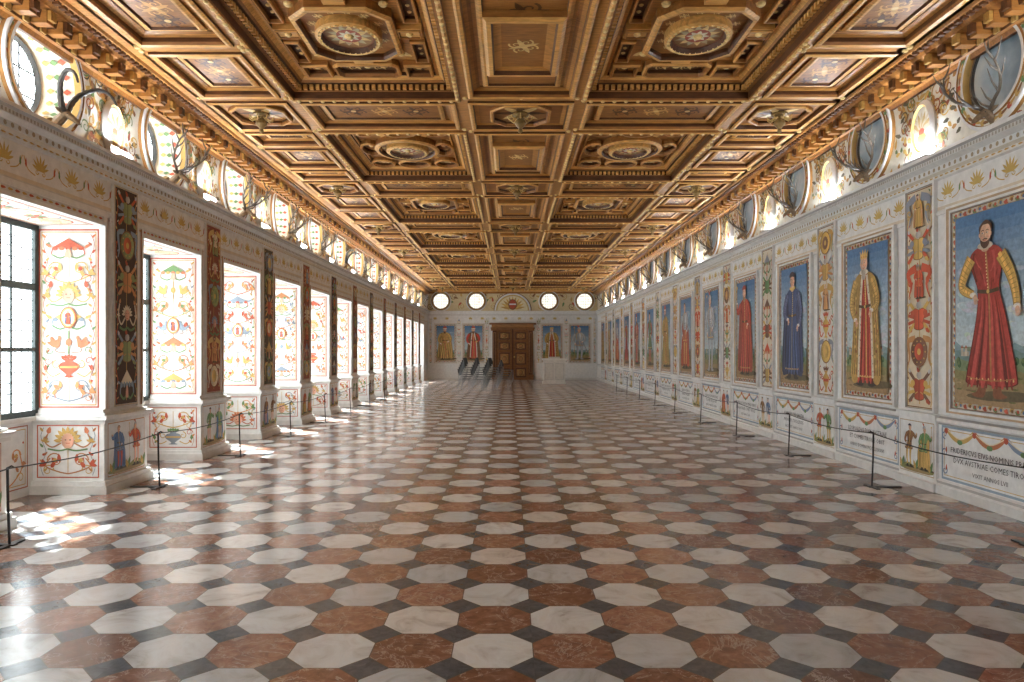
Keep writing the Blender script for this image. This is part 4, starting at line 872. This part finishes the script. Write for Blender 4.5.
# ------------------------------------------------------------ mounted antlers
def head(b):
    W=(.26,.18,.11)
    b.tube([(-.10,0,-.10),(-.02,0,-.02),(.06,0,.06),(.12,0,.09),(.20,0,.03),(.27,0,-.03),(.29,0,-.05)],[.06,.068,.064,.056,.042,.03,.014],W,0,10)
    for q in (-1,1):
        b.tube([(.07,q*.05,.10),(.06,q*.11,.13),(.05,q*.16,.14)],[.015,.026,.005],W,0,6); b.tube([(.145,q*.045,.085),(.155,q*.054,.085)],[.011,.004],(.02,.02,.02),0,6)
    b.tube([(-.16,0,-.08),(-.10,0,-.08)],[.15,.13],(.45,.32,.13),0,8)
def antler(seed,kind):
    rnd=random.Random(seed); b=MB(); head(b); C=(.13,.105,.08) if kind else (.07,.065,.062)
    for q in (-1,1):
        if kind==0:
            pts=crom([(.08,q*.04,.12),(.10,q*.12,.28),(.18,q*.24,.46),(.34,q*.36,.56),(.48,q*.42,.50),(.55,q*.46,.36)],False,5); m=len(pts)
            b.tube(pts,[.042*(1-.8*(k/m))*(1.12 if k%2 else .95)+.004 for k in range(m)],C)
            continue
        sp=rnd.uniform(.9,1.15); 
        ctrl=[(.08,q*.04,.12),(.10,q*.16*sp,.22),(.15,q*.34*sp,.30),(.25,q*.50*sp,.42),(.34,q*.54*sp,.58),(.40,q*.46*sp,.74)]
        pts=crom(ctrl,False,4); m=len(pts); b.tube(pts,[.026*(1-.62*k/m) for k in range(m)],C)
        for t,d,l in ((.06,(.8,.15,.3),.26),(.18,(.7,.1,.6),.2),(.30,(-.1,.3,.9),.2),(.38,(.6,.2,.75),.28),(.55,(.1,.5,.75),.24),(.68,(.7,-.1,.6),.26),(.80,(.0,.55,.7),.22),(.88,(.6,.1,.7),.20),(.97,(-.3,-.3,.8),.18)):
            p=Vector(pts[int(t*(m-1))]); dv=Vector((d[0]+rnd.uniform(-.1,.1),q*d[1],d[2])).normalized(); l*=rnd.uniform(.85,1.2)
            mid=p+dv*l*.55+Vector((0,0,-.02)); tip=p+dv*l+Vector((0,0,.04)); b.tube([p,mid,tip],[.017,.013,.004],C,0,6)
    return b.mesh('mounted_antlers',[HORN])
am=[antler(0,0)]+[antler(s,1) for s in (3,4,5)]
for i in BAYS:
    mkobj('mounted_antlers',am[0] if i in (0,5) else am[1+i%3],None,(XL-.0,Y0+PITCH*i+.05,4.19),0,.78)
    mkobj('mounted_antlers',am[1+(i+1)%3],None,(XR+.0,Y0+PITCH*i,4.19),math.pi,.80)
# uplights on the cornice (shielded towards the wall)
b=MB(); b.box(-.06,.06,-.24,.24,0,.05,(.5,.5,.5),0); b.box(-.075,-.06,-.24,.24,0,.16,(.6,.6,.6),0); b.box(-.045,.045,-.22,.22,.05,.055,(1,1,1),1)
um=b.mesh('cornice_uplight',[PAINT,LENS])
for i in BAYS[:-1]:
    y=Y0+PITCH*(i+.5); mkobj('cornice_uplight',um,None,(XL+.05,y,4.07)); mkobj('cornice_uplight',um,None,(XR-.05,y,4.07),math.pi)
# ------------------------------------------------------------ rope barriers
def barrier(x,side,ys):
    b=MB(); col=(.02,.02,.02)
    for y in ys:
        b.tube([(x,y,.0),(x+side*.015,y,.35),(x+side*.02,y,.68)],.011,col,0,8)
        b.tube([(x+side*.02,y-.012,.675),(x-side*.015,y,.695),(x-side*.035,y,.68)],.009,col,0,6)
        b.box(min(x-side*.05,x+side*.36),max(x-side*.05,x+side*.36),y-.03,y+.03,0,.014,col); b.box(x-.025,x+.025,y-.16,y+.16,0,.012,col)
    for a,c in zip(ys[:-1],ys[1:]):
        b.tube([(x,a+(c-a)*k/8,.675-.05*math.sin(math.pi*k/8)) for k in range(9)],.0065,col,0,6)
    b.obj('rope_barrier',[BLACK])
barrier(-4.375,-1,[3.5+2.62*k for k in range(0,10)]); barrier(4.52,1,[3.5+2.62*k for k in range(0,11)])
# ------------------------------------------------------------ stacked chairs
def stack(n):
    b=MB()
    for k in range(n):
        dz=.10*k; dy=-.05*k
        P=lambda x,y,z:(x,y+dy,z+dz)
        seat=[(-.22,-.21),(.22,-.21),(.21,.2),(-.21,.2)]
        b.face([P(x,y,.44) for x,y in seat],(.02,.02,.02),0); b.face([P(x,y,.47) for x,y in seat],(.02,.02,.02),0)
        for a,c in zip(seat,seat[1:]+seat[:1]): b.face([P(*a,.44),P(*c,.44),P(*c,.47),P(*a,.47)],(.02,.02,.02),0)
        bk=[(-.20,.20,.62),(.20,.20,.62),(.21,.28,.90),(-.21,.28,.90)]
        b.face([P(*q) for q in bk],(.02,.02,.02),0); b.face([P(q[0],q[1]+.025,q[2]) for q in bk],(.02,.02,.02),0)
        b.face([P(*bk[3]),P(*bk[2]),P(bk[2][0],bk[2][1]+.025,.9),P(bk[3][0],bk[3][1]+.025,.9)],(.02,.02,.02),0)
        for q in (-1,1):
            b.tube([P(q*.23,.30,.0),P(q*.225,.22,.45),P(q*.215,.29,.88)],.014,(.1,.1,.1),1,6)
            b.tube([P(q*.23,-.24,.0),P(q*.225,-.2,.45),P(q*.225,.2,.45)],.014,(.1,.1,.1),1,6)
    return b.mesh('stacked_chairs',[CHAIRB,CHROME])
s6=stack(6); s5=stack(5)
for k,(x,y,r,mm) in enumerate(((-1.98,31.2,1.25,s6),(-1.42,30.9,1.4,s6),(-.86,30.9,1.25,s6),(-.30,31.2,1.45,s5))):
    mkobj('stacked_chairs',mm,None,(x,y,0),r)
b=MB(); 
def rb(hx,hy,z0,z1,c=(.78,.76,.72)): b.box(-hx,hx,-hy,hy,z0,z1,c)
rb(.60,.36,0,.10); rb(.56,.32,.10,1.18); rb(.58,.34,1.18,1.24); rb(.63,.39,1.24,1.32,(.85,.84,.8))
cv=Cv(b,(0,-.32,0),(1,0,0),(0,0,1),(0,-1,0))
for u in (-.27,.27): cv.loft(rectf(u,.64,.23,.44),[(0,0,WHITE),(0,.02,WHITE),(.03,.025,OFFW),(.04,.005,GREY)],True,(.74,.72,.68))
rb(.3,.2,1.32,1.40,(.7,.68,.64))
b.obj('display_pedestal',[PAINT],None,(2.3,36.5,0))
# ------------------------------------------------------------ light
w=bpy.data.worlds.new('World'); sc.world=w; w.use_nodes=True; nt_=w.node_tree
bg=nt_.nodes['Background']; bg.inputs[0].default_value=(.82,.92,1,1); bg.inputs[1].default_value=5
sun=bpy.data.lights.new('sun','SUN'); sun.energy=110; sun.angle=.05; sun.color=(.98,.98,1)
so=bpy.data.objects.new('sun',sun); sc.collection.objects.link(so); so.rotation_euler=Vector((.64,-.50,-1)).to_track_quat('-Z','Y').to_euler(); so.location=(-12,10,12)
cam=bpy.data.cameras.new('camera'); co=bpy.data.objects.new('camera',cam); sc.collection.objects.link(co); sc.camera=co
co.location=(0,0,1.7); co.rotation_euler=(math.pi/2,0,0); cam.sensor_width=36; cam.lens=24.6; cam.shift_x=.002; cam.shift_y=.0098; cam.clip_end=200
try:
    sc.view_settings.view_transform='Standard'
    sc.view_settings.exposure=.2
except Exception as ex: print(ex)
print('verts',sum(len(m.vertices) for m in bpy.data.meshes))
